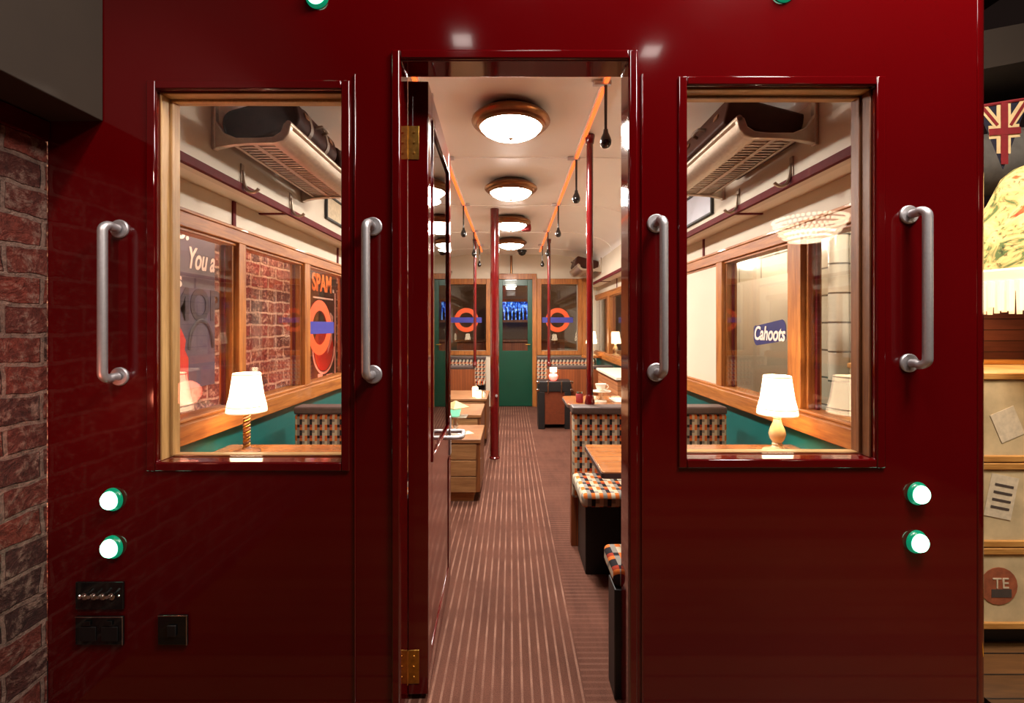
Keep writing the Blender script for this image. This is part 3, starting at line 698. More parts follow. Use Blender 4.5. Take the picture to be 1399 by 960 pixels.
text('script', 'Cahoots', M['ink_white'], ca, (0.0, -0.003, -0.006), (PI / 2, 0, 0), 0.105, shear=0.25, offset=0.0022, sx=0.80)
cy = thing('wall_screen', 'small cyan lit screen on the tiled wall outside', 'screen', (1.90, 0.985, 1.70)); 
MB().box(-0.02, 0, -0.045, 0.06, -0.09, 0.09).build('casing', M['duct'], cy, bevel=0.003); MB().box(-0.023, -0.02, -0.03, 0.03, -0.065, 0.06).build('screen', M['cyan'], cy)

# ------------------------------------------------------------------ far end wall
E = Y1
px = lambda p: (p - 698) / 84.6
pz = lambda p: 1.3 - (p - 445) / 84.6
GX0, GX1 = -0.235, 0.345
w = MB()
for a in ((-1.46, -0.985, 0, 2.5), (-0.40, GX0, 0, 2.5), (GX1, 0.49, 0, 2.5), (1.075, 1.46, 0, 2.5), (GX0, GX1, 2.05, 2.5),
          (-0.985, -0.40, 0, 0.90), (-0.985, -0.40, 1.97, 2.5), (0.49, 1.075, 0, 0.90), (0.49, 1.075, 1.97, 2.5)):
    w.box(a[0], a[1], E, E + 0.08, a[2], a[3])
we = struct('wall_end', w, M['cream'], 'cream partition across the far end of the carriage', 'wall')
w = MB()
w.box(GX0 - 0.07, GX0, E - 0.03, E, 0, 2.14); w.box(GX1, GX1 + 0.07, E - 0.03, E, 0, 2.14); w.box(GX0, GX1, E - 0.03, E, 2.05, 2.14)
struct('trim_7', w, M['oak_z'], 'oak casing round the green far door', 'door casing', bevel=0.004)
for sx, lab in ((-1, 'left'), (1, 'right')):
    x0, x1 = (-0.985, -0.40) if sx < 0 else (0.49, 1.075)
    t = thing('window_%d' % (31 if sx < 0 else 32), 'oak framed window %s of the green far door with a ring transfer' % lab, 'window', (0, 0, 0), kind='structure')
    f = MB(); f.box(x0 - 0.07, x0, E - 0.03, E, 0.83, 2.06); f.box(x1, x1 + 0.07, E - 0.03, E, 0.83, 2.06); f.box(x0, x1, E - 0.03, E, 1.97, 2.06); f.box(x0, x1, E - 0.03, E, 0.83, 0.90)
    if sx > 0: f.box(x1 + 0.07, 1.235, E - 0.05, E, 0.83, 2.06)
    else: f.box(-1.235, x0 - 0.07, E - 0.05, E, 0.83, 2.06)
    f.build('window_frame', M['oak_z'], t, bevel=0.004)
    MB().box(x0, x1, E + 0.03, E + 0.036, 0.90, 1.97).build('pane', M['glass'], t)
roundel('ring_transfer', 'orange ring with blue bar on the window left of the green far door', (-0.722, E + 0.027, 1.395), (0, 0, 0), 0.195, 'orange ring transfers')
roundel('ring_transfer', 'orange ring with blue bar on the window right of the green far door', (0.757, E + 0.027, 1.395), (0, 0, 0), 0.195, 'orange ring transfers')
g = thing('door_2', 'closed green half glazed door at the far end of the aisle', 'door', (0, E, 0), kind='structure')
m = MB(); m.box(GX0, GX1, 0.005, 0.045, 0.004, 0.90); m.box(GX0, GX0 + 0.10, 0.005, 0.045, 0.90, 2.05); m.box(GX1 - 0.075, GX1, 0.005, 0.045, 0.90, 2.05); m.box(GX0 + 0.10, GX1 - 0.075, 0.005, 0.045, 1.95, 2.05)
m.build('leaf', M['green'], g, bevel=0.003)
MB().box(GX0 + 0.10, GX1 - 0.075, 0.02, 0.026, 0.90, 1.95).build('pane', M['glass'], g)
m = MB(); m.tube([(GX1 - 0.04, 0.005, 1.0), (GX1 - 0.04, -0.03, 1.0), (GX1 - 0.11, -0.035, 1.0)], 0.008, 10); m.build('handle', M['brass'], g, smooth=True)
# small ceiling fittings
t = thing('wall_conduit', 'thin dark upright pipe above the green far door', 'pipe', (0.005, E - 0.02, 2.14)); MB().tube([(0, 0, 0), (0, 0, 0.29)], 0.02, 10).build('pipe', M['bronze'], t, smooth=True)
t = thing('dome_camera', 'small dark dome camera on the ceiling near the far end', 'camera', (0.17, 5.45, 2.448))
MB().lathe([(0.0, 0.0), (0.07, 0.0), (0.07, -0.02), (0.0, -0.02)], (0, 0, 0), 24).build('base', M['black'], t, smooth=True)
MB().lathe([(0.06, -0.02), (0.058, -0.04), (0.045, -0.065), (0.02, -0.08), (0.0, -0.083)], (0, 0, 0), 24).build('dome', M['blackgloss'], t, smooth=True)
t = thing('alarm_beacon', 'small red and clear alarm beacon under the ceiling beside a lamp', 'alarm', (0.17, 3.55, 2.448))
MB().lathe([(0.0, 0.0), (0.05, 0.0), (0.05, -0.03), (0.0, -0.03)], (0, 0, 0), 20).build('base', M['white'], t, smooth=True)
MB().lathe([(0.0, -0.03), (0.05, -0.03), (0.055, -0.07), (0.05, -0.1), (0.0, -0.1)], (0, 0, 0), 20).build('sounder', M['flagred'], t, smooth=True)

# room beyond the far door
for nm_, b_, ct_ in (('wall_beyond', (-1.8, 1.8, 8.0, 8.06, 0, 2.6), 'wall'), ('wall_beyond_left', (-1.86, -1.8, 5.96, 8.06, 0, 2.6), 'wall'), ('wall_beyond_right', (1.8, 1.86, 5.96, 8.06, 0, 2.6), 'wall'),
                      ('ceiling_beyond', (-1.86, 1.86, 5.96, 8.06, 2.6, 2.66), 'ceiling'), ('floor_beyond', (-1.86, 1.86, 5.96, 8.06, -0.05, 0.0), 'floor')):
    struct(nm_, MB().box(*b_), M['barwall'], {'wall': 'dim brown wall of the bar room beyond the far door', 'ceiling': 'dim ceiling of the bar room beyond the far door', 'floor': 'dim floor of the bar room beyond the far door'}[ct_], ct_)
t = thing('bar_shelf', 'blue lit shelf of bottles beyond the green far door', 'shelf', (0.06, 7.6, 1.42))
MB().box(-0.35, 0.35, 0.1, 0.14, 0.0, 0.36).build('lit_back', M['bluebar'], t)
MB().box(-0.4, 0.4, -0.05, 0.14, -0.05, 0.0).box(-0.4, 0.4, -0.05, 0.14, 0.36, 0.41).build('board', M['darkoak_z'], t)
m = MB()
for k in range(9):
    x = -0.3 + 0.075 * k; m.lathe([(0.0, 0.0), (0.025, 0.0), (0.026, 0.13), (0.011, 0.18), (0.010, 0.24), (0.0, 0.24)], (x, 0.03, 0.0), 10)
m.build('bottle', M['blackgloss'], t, smooth=True)
t = thing('bar_counter', 'dark wooden bar counter beyond the green far door', 'counter', (0.0, 7.0, 0.0))
MB().box(-1.0, 1.0, 0, 0.35, 0, 1.0).build('front', M['tng'], t); MB().box(-1.05, 1.05, -0.05, 0.4, 1.0, 1.04).build('top', M['darkoak_z'], t, bevel=0.005)

# ------------------------------------------------------------------ ceiling lights, led strips, straps, poles
cl = thing('ceiling_light', 'nearest bronze rimmed frosted dome light on the carriage ceiling', 'ceiling light', (0.0, 0.98, 2.449), group='dome lights along the carriage ceiling')
m = MB(); m.lathe([(0.0, 0.0), (0.150, 0.0), (0.160, -0.014), (0.190, -0.026), (0.208, -0.040), (0.212, -0.052), (0.204, -0.062), (0.188, -0.068), (0.184, -0.080), (0.170, -0.088), (0.164, -0.084), (0.164, -0.05), (0.0, -0.05)], (0, 0, 0), 48); m.build('rim', M['bronze'], cl, smooth=True)
m = MB(); m.lathe([(0.0, -0.06), (0.163, -0.06), (0.163, -0.084), (0.150, -0.098), (0.122, -0.114), (0.085, -0.126), (0.04, -0.133), (0.0, -0.135)], (0, 0, 0), 40); m.build('glass_dome', M['lampglass'], cl, smooth=True)
m = MB(); m.lathe([(0.0, -0.13), (0.010, -0.133), (0.012, -0.140), (0.006, -0.147), (0.0, -0.149)], (0, 0, 0), 16); m.build('finial', M['bronze'], cl, smooth=True)
for k, (y, lb) in enumerate(((2.18, 'second frosted dome light from the doorway on the carriage ceiling'), (3.36, 'third frosted dome light from the doorway, beside the red alarm'), (4.55, 'fourth and farthest frosted dome light on the carriage ceiling'))):
    dup(cl, (0.0, y, 2.449), label=lb)
for s_, lab in ((-1, 'left'), (1, 'right')):
    t = thing('light_strip', 'orange lit strip along the ceiling %s of the dome lights' % lab, 'light strip', (s_ * 0.444, 0, 2.434))
    t.location.z = 2.4365
    MB().box(-0.017, 0.017, Y0 + 0.02, 5.5, 0.002, 0.0125).build('channel', M['ceil'], t)
    MB().box(-0.009, 0.009, Y0 + 0.02, 5.5, -0.006, 0.002).build('diffuser', M['led'], t)
st = thing('strap_hanger', 'x', 'strap hanger', (0.40, 0.66, 2.449), group='ball straps hanging under the light strips')
MB().box(-0.015, 0.07, -0.012, 0.012, -0.022, 0.0).build('bracket', M['steel'], st, bevel=0.003)
m = MB(); m.tube([(0.045, 0, -0.018), (0.045, 0, -0.235)], [0.008, 0.0065], 10); m.build('strap', M['rubber'], st, smooth=True)
m = MB(); m.lathe([(0.0, -0.225), (0.010, -0.228), (0.013, -0.245), (0.021, -0.262), (0.027, -0.282), (0.025, -0.300), (0.015, -0.313), (0.0, -0.317)], (0.045, 0, 0), 20); m.build('ball', M['rubber'], st, smooth=True)
ords = ('first', 'second', 'third', 'fourth', 'fifth')
st['label'] = 'first ball strap from the doorway on the right hand light strip'
for k, y in enumerate((1.62, 2.80, 4.0, 4.95)):
    dup(st, (0.40, y, 2.449), label='%s ball strap from the doorway on the right hand light strip' % ords[k + 1])
for k, y in enumerate((0.78, 1.62, 2.80, 4.0, 4.95)):
    dup(st, (-0.40, y, 2.449), PI, label='%s ball strap from the doorway on the left hand light strip' % ords[k])

def pole(x, y, z0, label, r=0.02):
    t = thing('grab_pole', label, 'pole', (x, y, z0), group='red poles along the aisle' if r < 0.03 else None)
    H = 2.447 - z0
    MB().tube([(0, 0, 0.004), (0, 0, H - 0.004)], r, 24).build('tube', M['redpole'], t, smooth=True)
    for nm, a in (('foot', 0.0), ('ceiling_socket', H)):
        q = 1 if a == 0 else -1
        MB().lathe([(0.0, a), (r * 1.5, a), (r * 1.5, a + q * 0.012), (r * 1.2, a + q * 0.05), (r, a + q * 0.055)], (0, 0, 0), 24).build(nm, M['redpole'], t, smooth=True)
    return t
pole(0.475, 1.265, 0.83, 'tall red pole rising from the patterned bench back nearest the doorway')
pole(-0.478, 4.56, 0.77, 'far slim red pole left of the thick red column')
pole(0.505, 4.56, 0.77, 'far slim red pole in front of the right far window')
t = thing('column_post', 'thick glossy red column standing on the aisle carpet', 'column', (-0.16, 3.0, 0.0))
MB().tube([(0, 0, 0.0), (0, 0, 2.448)], 0.043, 32).build('shaft', M['redpole'], t, smooth=True)
MB().lathe([(0.0, 0), (0.052, 0), (0.052, 0.012), (0.044, 0.02)], (0, 0, 0), 32).build('foot', M['redpole'], t, smooth=True)
m = MB(); m.lathe([(0.0, 0.0), (0.012, 0.0), (0.012, 0.02), (0.0, 0.022)], (0.02, -0.040, 0.62), 12, RX); m.build('knob', M['steel'], t, smooth=True)

# ------------------------------------------------------------------ luggage racks, hooks, cases
def rack(s, x, y, z, ln, label):
    """local: +x towards the wall when s=1"""
    t = thing('luggage_rack', label, 'luggage rack', (x, y, z), group='aluminium luggage racks')
    prof_top = [(0.0, 0.16), (-0.018, 0.10), (-0.05, 0.055), (-0.10, 0.035), (-0.20, 0.035), (-0.255, 0.04), (-0.285, 0.06), (-0.298, 0.095), (-0.318, 0.102)]
    prof_bot = [(-0.328, 0.085), (-0.318, 0.05), (-0.295, 0.022), (-0.26, 0.012), (-0.15, 0.010), (-0.08, 0.004), (-0.03, -0.006), (0.0, -0.012)]
    for yy in (0.0, ln):
        m = MB(); m.prism([(s * a, b) for a, b in prof_top + prof_bot], 'y', yy - 0.012, yy + 0.012)
        m.box(min(0, -s * 0.016), max(0, -s * 0.016), yy - 0.014, yy + 0.014, -0.015, 0.19)
        m.build('end_bracket', M['alu'], t, bevel=0.004)
    m = MB(); n = int((ln - 0.06) / 0.029)
    def bx(a, b, y0, y1, z0, z1): m.box(min(s * a, s * b), max(s * a, s * b), y0, y1, z0, z1)
    for k in range(n):
        yy = 0.03 + (ln - 0.06) * k / (n - 1)
        bx(-0.075, -0.245, yy - 0.007, yy + 0.007, 0.020, 0.028)
    bx(-0.065, -0.08, 0.012, ln - 0.012, 0.016, 0.032); bx(-0.15, -0.172, 0.012, ln - 0.012, 0.017, 0.030)
    m.build('slatted_shelf', M['alu'], t, bevel=0.001)
    lip = [(-0.24, 0.017), (-0.265, 0.019), (-0.292, 0.035), (-0.308, 0.06), (-0.318, 0.088), (-0.312, 0.090), (-0.300, 0.064), (-0.286, 0.042), (-0.262, 0.027), (-0.24, 0.025)]
    m = MB(); m.prism([(s * a, b) for a, b in lip], 'y', 0.0125, ln - 0.0125); m.build('front_lip', M['alu'], t, smooth=True)
    m = MB(); m.tube([(-s * 0.318, -0.012, 0.094), (-s * 0.318, ln + 0.012, 0.094)], 0.012, 14); m.build('front_rail', M['alu'], t, smooth=True)
    return t
rack(-1, -1.24, 0.42, 2.045, 0.80, 'aluminium luggage rack seen through the left window')
rack(1, 1.24, 0.37, 2.045, 0.80, 'aluminium luggage rack seen through the right window')
rack(1, 1.24, 4.75, 2.045, 0.85, 'aluminium luggage rack near the far end on the right side')
rack(-1, -1.24, 4.75, 2.045, 0.85, 'aluminium luggage rack near the far end on the left side')
def hook(s, x, y, z, label):
    t = thing('coat_hook', label, 'hook', (x, y, z), group='wire coat hooks under the racks')
    MB().box(min(0, -s * 0.006), max(0, -s * 0.006), -0.012, 0.012, -0.04, 0.06).build('back_plate', M['alu'], t, bevel=0.002)
    m = MB(); pts = [(-s * 0.005, 0, 0.03), (-s * 0.012, 0, -0.02)] + [(-s * (0.05 - 0.036 * math.cos(a)), 0, -0.03 - 0.04 * math.sin(a)) for a in [PI * k / 10 for k in range(9)]]
    m.tube(pts, 0.0075, 10); m.build('wire', M['alu'], t, smooth=True)
hook(-1, -1.24, 0.62, 1.985, 'near wire coat hook under the left window rack')
hook(-1, -1.24, 1.08, 1.985, 'far wire coat hook under the left window rack')
hook(1, 1.24, 0.53, 1.985, 'near wire coat hook under the right window rack')
hook(1, 1.24, 1.00, 1.985, 'far wire coat hook under the right window rack')
def case(name, label, loc, tilt, w_, ln, hh, mat, rad, cat='suitcase', strap=True):
    t = thing(name, label, cat, loc); t.rotation_euler = (0, tilt, 0)
    m = MB(); m.prism(rounded(-w_ / 2, w_ / 2, 0, hh, rad, 6), 'y', 0, ln); m.build('body', mat, t, bevel=0.012, bseg=3)
    s = 1 if loc[0] < 0 else -1
    if strap:
        for yy in (ln * 0.3, ln * 0.72):
            m = MB(); m.prism(rounded(-w_ / 2 - 0.003, w_ / 2 + 0.003, -0.001, hh + 0.003, rad, 6), 'y', yy - 0.014, yy + 0.014); m.build('strap', M['strapl'], t)
    m = MB(); e = s * w_ / 2
    m.tube([(e, ln * 0.42, hh * 0.5), (e + s * 0.028, ln * 0.44, hh * 0.5), (e + s * 0.034, ln * 0.5, hh * 0.48), (e + s * 0.028, ln * 0.58, hh * 0.5), (e, ln * 0.60, hh * 0.5)], 0.008, 10); m.build('handle', M['strapl'], t, smooth=True)
    for yy in (ln * 0.2, ln * 0.82):
        m = MB(); m.box(min(e, e + s * 0.006), max(e, e + s * 0.006), yy - 0.02, yy + 0.02, hh * 0.45, hh * 0.62); m.build('latch', M['bronze'], t, bevel=0.002)
    return t
case('suitcase', 'dark rounded leather suitcase tilted on the left window rack', (-1.06, 0.48, 2.119), math.radians(-14.7), 0.33, 0.44, 0.145, M['brown_case'], 0.055)
case('suitcase', 'brown square cornered suitcase tilted on the right window rack', (1.06, 0.45, 2.119), math.radians(14.7), 0.33, 0.52, 0.125, M['brown_case2'], 0.012, strap=False)
case('suitcase', 'small dark bag behind the rounded suitcase on the left window rack', (-1.06, 0.96, 2.119), math.radians(-14.7), 0.33, 0.24, 0.11, M['brown_case'], 0.03)
case('suitcase', 'reddish brown suitcase on the far right luggage rack', (1.06, 4.95, 2.119), math.radians(14.7), 0.33, 0.5, 0.135, M['brown_case2'], 0.03)
def frame(label, s, y, z, hy, hz, mt):
    t = thing('framed_picture', label, 'picture', (s * 1.24, y, z))
    m = MB(); X = (min(0, -s * 0.02), max(0, -s * 0.02))
    m.box(*X, -hy, hy, hz - 0.014, hz); m.box(*X, -hy, hy, -hz, -hz + 0.014); m.box(*X, -hy, -hy + 0.014, -hz + 0.014, hz - 0.014); m.box(*X, hy - 0.014, hy, -hz + 0.014, hz - 0.014)
    m.build('frame', M['black'], t, bevel=0.002)
    X = (min(-s * 0.001, -s * 0.01), max(-s * 0.001, -s * 0.01)); MB().box(*X, -hy + 0.014, hy - 0.014, -hz + 0.014, hz - 0.014).build('print', M[mt], t)
frame('black framed pale print on the left wall past the luggage rack', -1, 1.75, 2.10, 0.20, 0.085, 'label')
frame('pale blue print on the right wall past the luggage rack', 1, 1.58, 2.085, 0.28, 0.10, 'picture')

# ------------------------------------------------------------------ benches and tables
def bench(label, loc, rz, W, depth, back, cat='bench', tng=False, seat=True):
    """local: front faces -y, x centred, back face at y=0"""
    t = thing('booth_bench', label, cat, loc, rz, group='patterned booth benches')
    bh = back
    if seat:
        MB().box(-W / 2, W / 2, -depth, -0.002, 0.385, 0.455).build('seat_cushion', M['fabric_wide'], t, bevel=0.022, bseg=4)
        MB().box(-W / 2 + 0.035, W / 2, -depth + 0.10, -0.001, 0.0, 0.384).build('base', M['black'], t, bevel=0.004)
    if bh:
        MB().box(-W / 2 + 0.003, W / 2, 0.0, 0.045, 0.30, bh - 0.045).build('backrest', M['fabric'], t, bevel=0.012, bseg=3)
        MB().box(-W / 2 + 0.001, W / 2, 0.046, 0.10, 0.0, bh - 0.046).build('rear_panel', M['tng'], t, bevel=0.003)
        MB().box(-W / 2, W / 2, -0.006, 0.106, bh - 0.044, bh).build('back_cap', M['leather'], t, bevel=0.010, bseg=3)
    return t
bench('patterned bench facing the doorway at the right hand table', (0.805, 1.165, 0), 0, 0.90, 0.36, 0.83)
bench('patterned bench facing the doorway at the left hand table', (-0.82, 1.165, 0), 0, 0.88, 0.36, 0.83)
bench('patterned bench against the red end wall right of the doorway', (0.86, 0.104, 0), PI, 1.0, 0.20, 0)
bench('far right bench turned away, its wooden rear panel towards the doorway', (0.92, 4.66, 0), PI, 0.88, 0.40, 0.77)
bench('far left bench turned away, its wooden rear panel towards the doorway', (-0.92, 4.66, 0), PI, 0.88, 0.40, 0.77)
bench('patterned bench against the far end wall right of the green door', (0.87, 5.76, 0), 0, 0.92, 0.30, 0.81)
bench('patterned bench against the far end wall left of the green door', (-0.84, 5.76, 0), 0, 0.88, 0.30, 0.81)

def table(label, x0, x1, y0, y1, H=0.72, legx=None, r=0.012):
    xc, yc = (x0 + x1) / 2, (y0 + y1) / 2
    t = thing('booth_table', label, 'table', (xc, yc, 0), group='wooden booth tables')
    hx, hy = (x1 - x0) / 2, (y1 - y0) / 2
    MB().prism(rounded(-hx, hx, -hy, hy, r), 'z', H - 0.028, H).build('tabletop', M['table'], t, bevel=0.003)
    MB().prism(rounded(-hx - 0.002, hx + 0.002, -hy - 0.002, hy + 0.002, r), 'z', H - 0.025, H - 0.006).build('edge_band', M['leather'], t)
    MB().lathe([(0.0, 0.02), (0.035, 0.02), (0.03, 0.06), (0.03, H - 0.05), (0.09, H - 0.028), (0.0, H - 0.028)], (0, 0, 0), 20).build('pedestal', M['black'], t, smooth=True)
    MB().box(-0.22, 0.22, -0.13, 0.13, 0.0, 0.022).build('foot', M['black'], t, bevel=0.004)
    return t
table('wooden booth table right of the aisle just inside the doorway', 0.362, 1.375, 0.33, 0.752)
table('wooden booth table left of the aisle behind the open door', -1.375, -0.405, 0.33, 0.752)
table('wooden table beyond the right bench holding a cup on a stand', 0.42, 1.20, 1.86, 2.30, r=0.06)

# table lamps
def shade_parts(t, z0, r0=0.0815, r1=0.055, hh=0.175):
    prof = [(r0, 0), (r0 * 0.985, 0.022), (r0 * 0.84, hh * 0.42), (r1 * 1.08, hh * 0.8), (r1, hh)]
    m = MB(); rings = []
    sc = lambda k: 1 + 0.018 * math.cos(k * PI)
    for r_, z_ in prof + [(r_ - 0.003, z_) for r_, z_ in prof[::-1]]:
        rings.append([(r_ * sc(k) * math.cos(2 * PI * k / 48), r_ * sc(k) * math.sin(2 * PI * k / 48), z0 + z_) for k in range(48)])
    m.rings(rings, cap=False, close=True); sh = m.build('shade', M['shade'], t, smooth=True)
    m = MB()
    for r_, z_ in ((r0 * 0.993, 0.0), (r0 * 0.965, 0.026), (r1 * 1.03, hh - 0.006)):
        m.tube([(r_ * 1.012 * math.cos(2 * PI * k / 36), r_ * 1.012 * math.sin(2 * PI * k / 36), z0 + z_) for k in range(36)], 0.003, 8, close=True)
    m.build('trim_cord', M['shadetrim'], sh, smooth=True)
    m = MB(); m.tube([(0, 0, z0 - 0.02), (0, 0, z0 + 0.05)], 0.010, 10); m.ball((0, 0, z0 + 0.08), 0.026, 12); m.build('bulb', M['lampglass'], t, smooth=True)
    m = MB()
    m.tube([(-r1 + 0.003, 0, z0 + hh - 0.008), (r1 - 0.003, 0, z0 + hh - 0.008)], 0.002, 6); m.tube([(0, -r1 + 0.003, z0 + hh - 0.008), (0, r1 - 0.003, z0 + hh - 0.008)], 0.002, 6); m.tube([(0, 0, z0 + 0.05), (0, 0, z0 + hh - 0.006)], 0.003, 6)
    m.build('shade_carrier', M['brass'], t)
la = thing('table_lamp', 'cream baluster table lamp glowing behind the right window', 'lamp', (1.215, 0.60, 0.7205), group='small shaded table lamps')
MB().lathe([(0.0, 0), (0.062, 0), (0.064, 0.006), (0.060, 0.014), (0.045, 0.018), (0.028, 0.024), (0.020, 0.034), (0.022, 0.042), (0.018, 0.048), (0.030, 0.066), (0.036, 0.088), (0.030, 0.112), (0.020, 0.135), (0.015, 0.155), (0.019, 0.162), (0.016, 0.170), (0.0, 0.172)], (0, 0, 0), 32).build('stem', plain('cream_turned_wood', L(214, 186, 140), 0.3, coat=0.5), la, smooth=True)
shade_parts(la, 0.178)
lb = thing('table_lamp', 'dark barley twist table lamp glowing behind the left window', 'lamp', (-1.205, 0.60, 0.7205), group='small shaded table lamps')
MB().lathe([(0.0, 0), (0.055, 0), (0.057, 0.008), (0.045, 0.014), (0.02, 0.02), (0.014, 0.03), (0.0, 0.03)], (0, 0, 0), 32).build('base', M['darkoak_z'], lb, smooth=True)
for ph, mt in ((0, 'darkoak_z'), (PI, 'brass')):
    m = MB(); m.tube([(0.0075 * math.cos(ph + 11 * 2 * PI * k / 96 * 0.5), 0.0075 * math.sin(ph + 11 * 2 * PI * k / 96 * 0.5), 0.025 + 0.155 * k / 96) for k in range(97)], 0.0088, 10); m.build('twist', M[mt], lb, smooth=True)
shade_parts(lb, 0.190)
t = thing('side_table', 'small round wooden side table under the far right lamp', 'table', (1.2, 5.3, 0))
MB().lathe([(0.0, 0.83), (0.15, 0.83), (0.155, 0.845), (0.15, 0.86), (0.0, 0.86)], (0, 0, 0), 32).build('tabletop', M['table'], t, smooth=True)
MB().lathe([(0.0, 0), (0.12, 0), (0.11, 0.02), (0.03, 0.04), (0.025, 0.8), (0.06, 0.83), (0.0, 0.83)], (0, 0, 0), 24).build('pedestal', M['darkoak_z'], t, smooth=True)
dup(la, (1.2, 5.3, 0.8605), label='far small table lamp glowing by the right windows near the far end')

# counter unit on the right, further down
t = thing('side_counter', 'low plank sided counter by the right wall with a pale edge', 'counter', (1.06, 3.05, 0))
MB().box(0, 0.31, 0, 1.0, 0, 0.76).build('plank_side', M['tngside'], t, bevel=0.003)
MB().box(-0.02, 0.31, -0.02, 1.02, 0.76, 0.79).build('counter_top', M['soffit'], t, bevel=0.004)
# cup on stand
t = thing('cup_stand', 'white footed cake stand on the far right hand table', 'stand', (0.69, 2.02, 0.7205))
MB().lathe([(0.0, 0), (0.048, 0), (0.045, 0.008), (0.016, 0.016), (0.011, 0.05), (0.014, 0.066), (0.075, 0.075), (0.078, 0.081), (0.0, 0.078)], (0, 0, 0), 32).build('stand', M['white'], t, smooth=True)
t = thing('teacup', 'white teacup standing on the footed cake stand', 'cup', (0.69, 2.02, 0.8005))
MB().lathe([(0.0, 0), (0.020, 0.0), (0.024, 0.006), (0.036, 0.025), (0.043, 0.055), (0.041, 0.055), (0.033, 0.026), (0.0, 0.008)], (0, 0, 0), 28).build('bowl', M['white'], t, smooth=True)
MB().tube([(0.037, 0, 0.045), (0.055, 0, 0.045), (0.060, 0, 0.03), (0.050, 0, 0.018), (0.032, 0, 0.018)], 0.0035, 8).build('handle', M['white'], t, smooth=True)
t = tag(MB().prism(rounded(-0.15, 0.15, -0.1, 0.1, 0.012), 'z', 0, 0.008).build('tray', M['white'], bevel=0.002), 'pale flat tray beside the cake stand on the far right hand table', 'tray'); t.location = (0.93, 2.06, 0.7205)
t = thing('condiment_jar', 'dark red glass jar with a chrome lid on the far right hand table', 'jar', (0.52, 1.97, 0.7205))
MB().lathe([(0.0, 0), (0.026, 0), (0.028, 0.01), (0.028, 0.06), (0.02, 0.07), (0.0, 0.07)], (0, 0, 0), 20).build('body', M['flagred'], t, smooth=True); MB().lathe([(0.0, 0.07), (0.022, 0.07), (0.022, 0.082), (0.0, 0.084)], (0, 0, 0), 20).build('lid', M['chrome'], t, smooth=True)

# trunk table on the right with red candle
t = thing('trunk_table', 'black upright steamer trunk with brown front and steel corners used as a table', 'trunk', (0.552, 4.25, 0))
MB().box(-0.21, 0.21, 0, 0.28, 0.47, 0.60).build('lid', M['black'], t, bevel=0.006)
for a, b in ((-0.205, -0.125), (0.125, 0.205)): MB().box(a, b, 0.003, 0.28, 0.0, 0.47).build('side_panel', M['black'], t, bevel=0.004)
MB().box(-0.125, 0.125, 0.02, 0.28, 0.06, 0.47).build('front_panel', plain('dark_brown_panel', L(104, 48, 26), 0.4), t)
for sx in (-1, 1):
    for z in (0.475, 0.575): MB().box(sx * 0.213 - 0.02, sx * 0.213 + 0.02, -0.005, 0.03, z, z + 0.03).build('corner', M['chrome'], t, bevel=0.004)
for x in (-0.085, 0.085): MB().box(x - 0.008, x + 0.008, -0.006, 0.003, 0.45, 0.605).build('clasp', M['chrome'], t, bevel=0.002)
t = thing('candle_lamp', 'red glowing candle glass with white top on the black trunk', 'candle', (0.545, 4.37, 0.6005), group='lit candles on trunks and crates')
MB().lathe([(0.0, 0), (0.03, 0), (0.05, 0.02), (0.06, 0.06), (0.045, 0.085), (0.0, 0.085)], (0, 0, 0), 24).build('glass', M['redglow'], t, smooth=True)
MB().lathe([(0.0, 0.085), (0.012, 0.085), (0.012, 0.11), (0.0, 0.11)], (0, 0, 0), 16).build('stem', M['white'], t, smooth=True)
MB().lathe([(0.0, 0.11), (0.045, 0.11), (0.045, 0.165), (0.0, 0.165)], (0, 0, 0), 24).build('shade', M['candle'], t, smooth=True)

# crates on the left of the aisle
def crate(label, x1, y0, y1, z0, z1, w_=0.5):
    t = thing('wooden_crate', label, 'crate', (x1 - w_ / 2, y0, 0), group='wooden crate tables left of the aisle')
    n = max(3, int((z1 - z0) / 0.1))
    for k in range(n):
        a = z0 + (z1 - z0 - 0.03) * k / n; b = z0 + (z1 - z0 - 0.03) * (k + 1) / n - 0.006
        MB().box(-w_ / 2 + 0.012, w_ / 2 - 0.03, 0, 0.018, a, b).build('front_board', M['crate'], t, bevel=0.003)
    MB().box(w_ / 2 - 0.03, w_ / 2, 0.004, y1 - y0, z0, z1 - 0.03).box(-w_ / 2, -w_ / 2 + 0.012, 0.004, y1 - y0, z0, z1 - 0.03).box(-w_ / 2 + 0.012, w_ / 2 - 0.03, y1 - y0 - 0.02, y1 - y0, z0, z1 - 0.03).build('side_board', M['darkoak_z'], t, bevel=0.003)
    MB().box(-w_ / 2 + 0.005, w_ / 2 + 0.004, -0.004, y1 - y0 + 0.004, z1 - 0.029, z1).build('lid', M['cratelid'], t, bevel=0.004)
    MB().box(-w_ / 2 + 0.04, w_ / 2 - 0.05, 0.03, y1 - y0 - 0.03, 0, z0 + 0.01).build('foot', M['crate'], t, bevel=0.003)
    return t
crate('nearest wooden plank crate left of the aisle with a leaflet on its lid', -0.226, 1.87, 2.36, 0.075, 0.465)
crate('second wooden plank crate left of the aisle with a bare lid', -0.272, 2.62, 3.2, 0.075, 0.50)
crate('third wooden plank crate left of the aisle carrying lit candles', -0.265, 3.45, 4.1, 0.075, 0.51)
t = tag(MB().prism([(-0.07, -0.05), (0.07, -0.05), (0.07, 0.05), (-0.07, 0.05)], 'z', 0, 0.002).build('leaflet', M['label']), 'folded pale leaflet on the nearest wooden crate', 'leaflet'); t.location = (-0.37, 2.06, 0.4655); t.rotation_euler = (0, 0, 0.5)
t = thing('lantern', 'cream candlestick lantern with green lit glass on the nearest crate', 'lantern', (-0.425, 2.02, 0.4655))
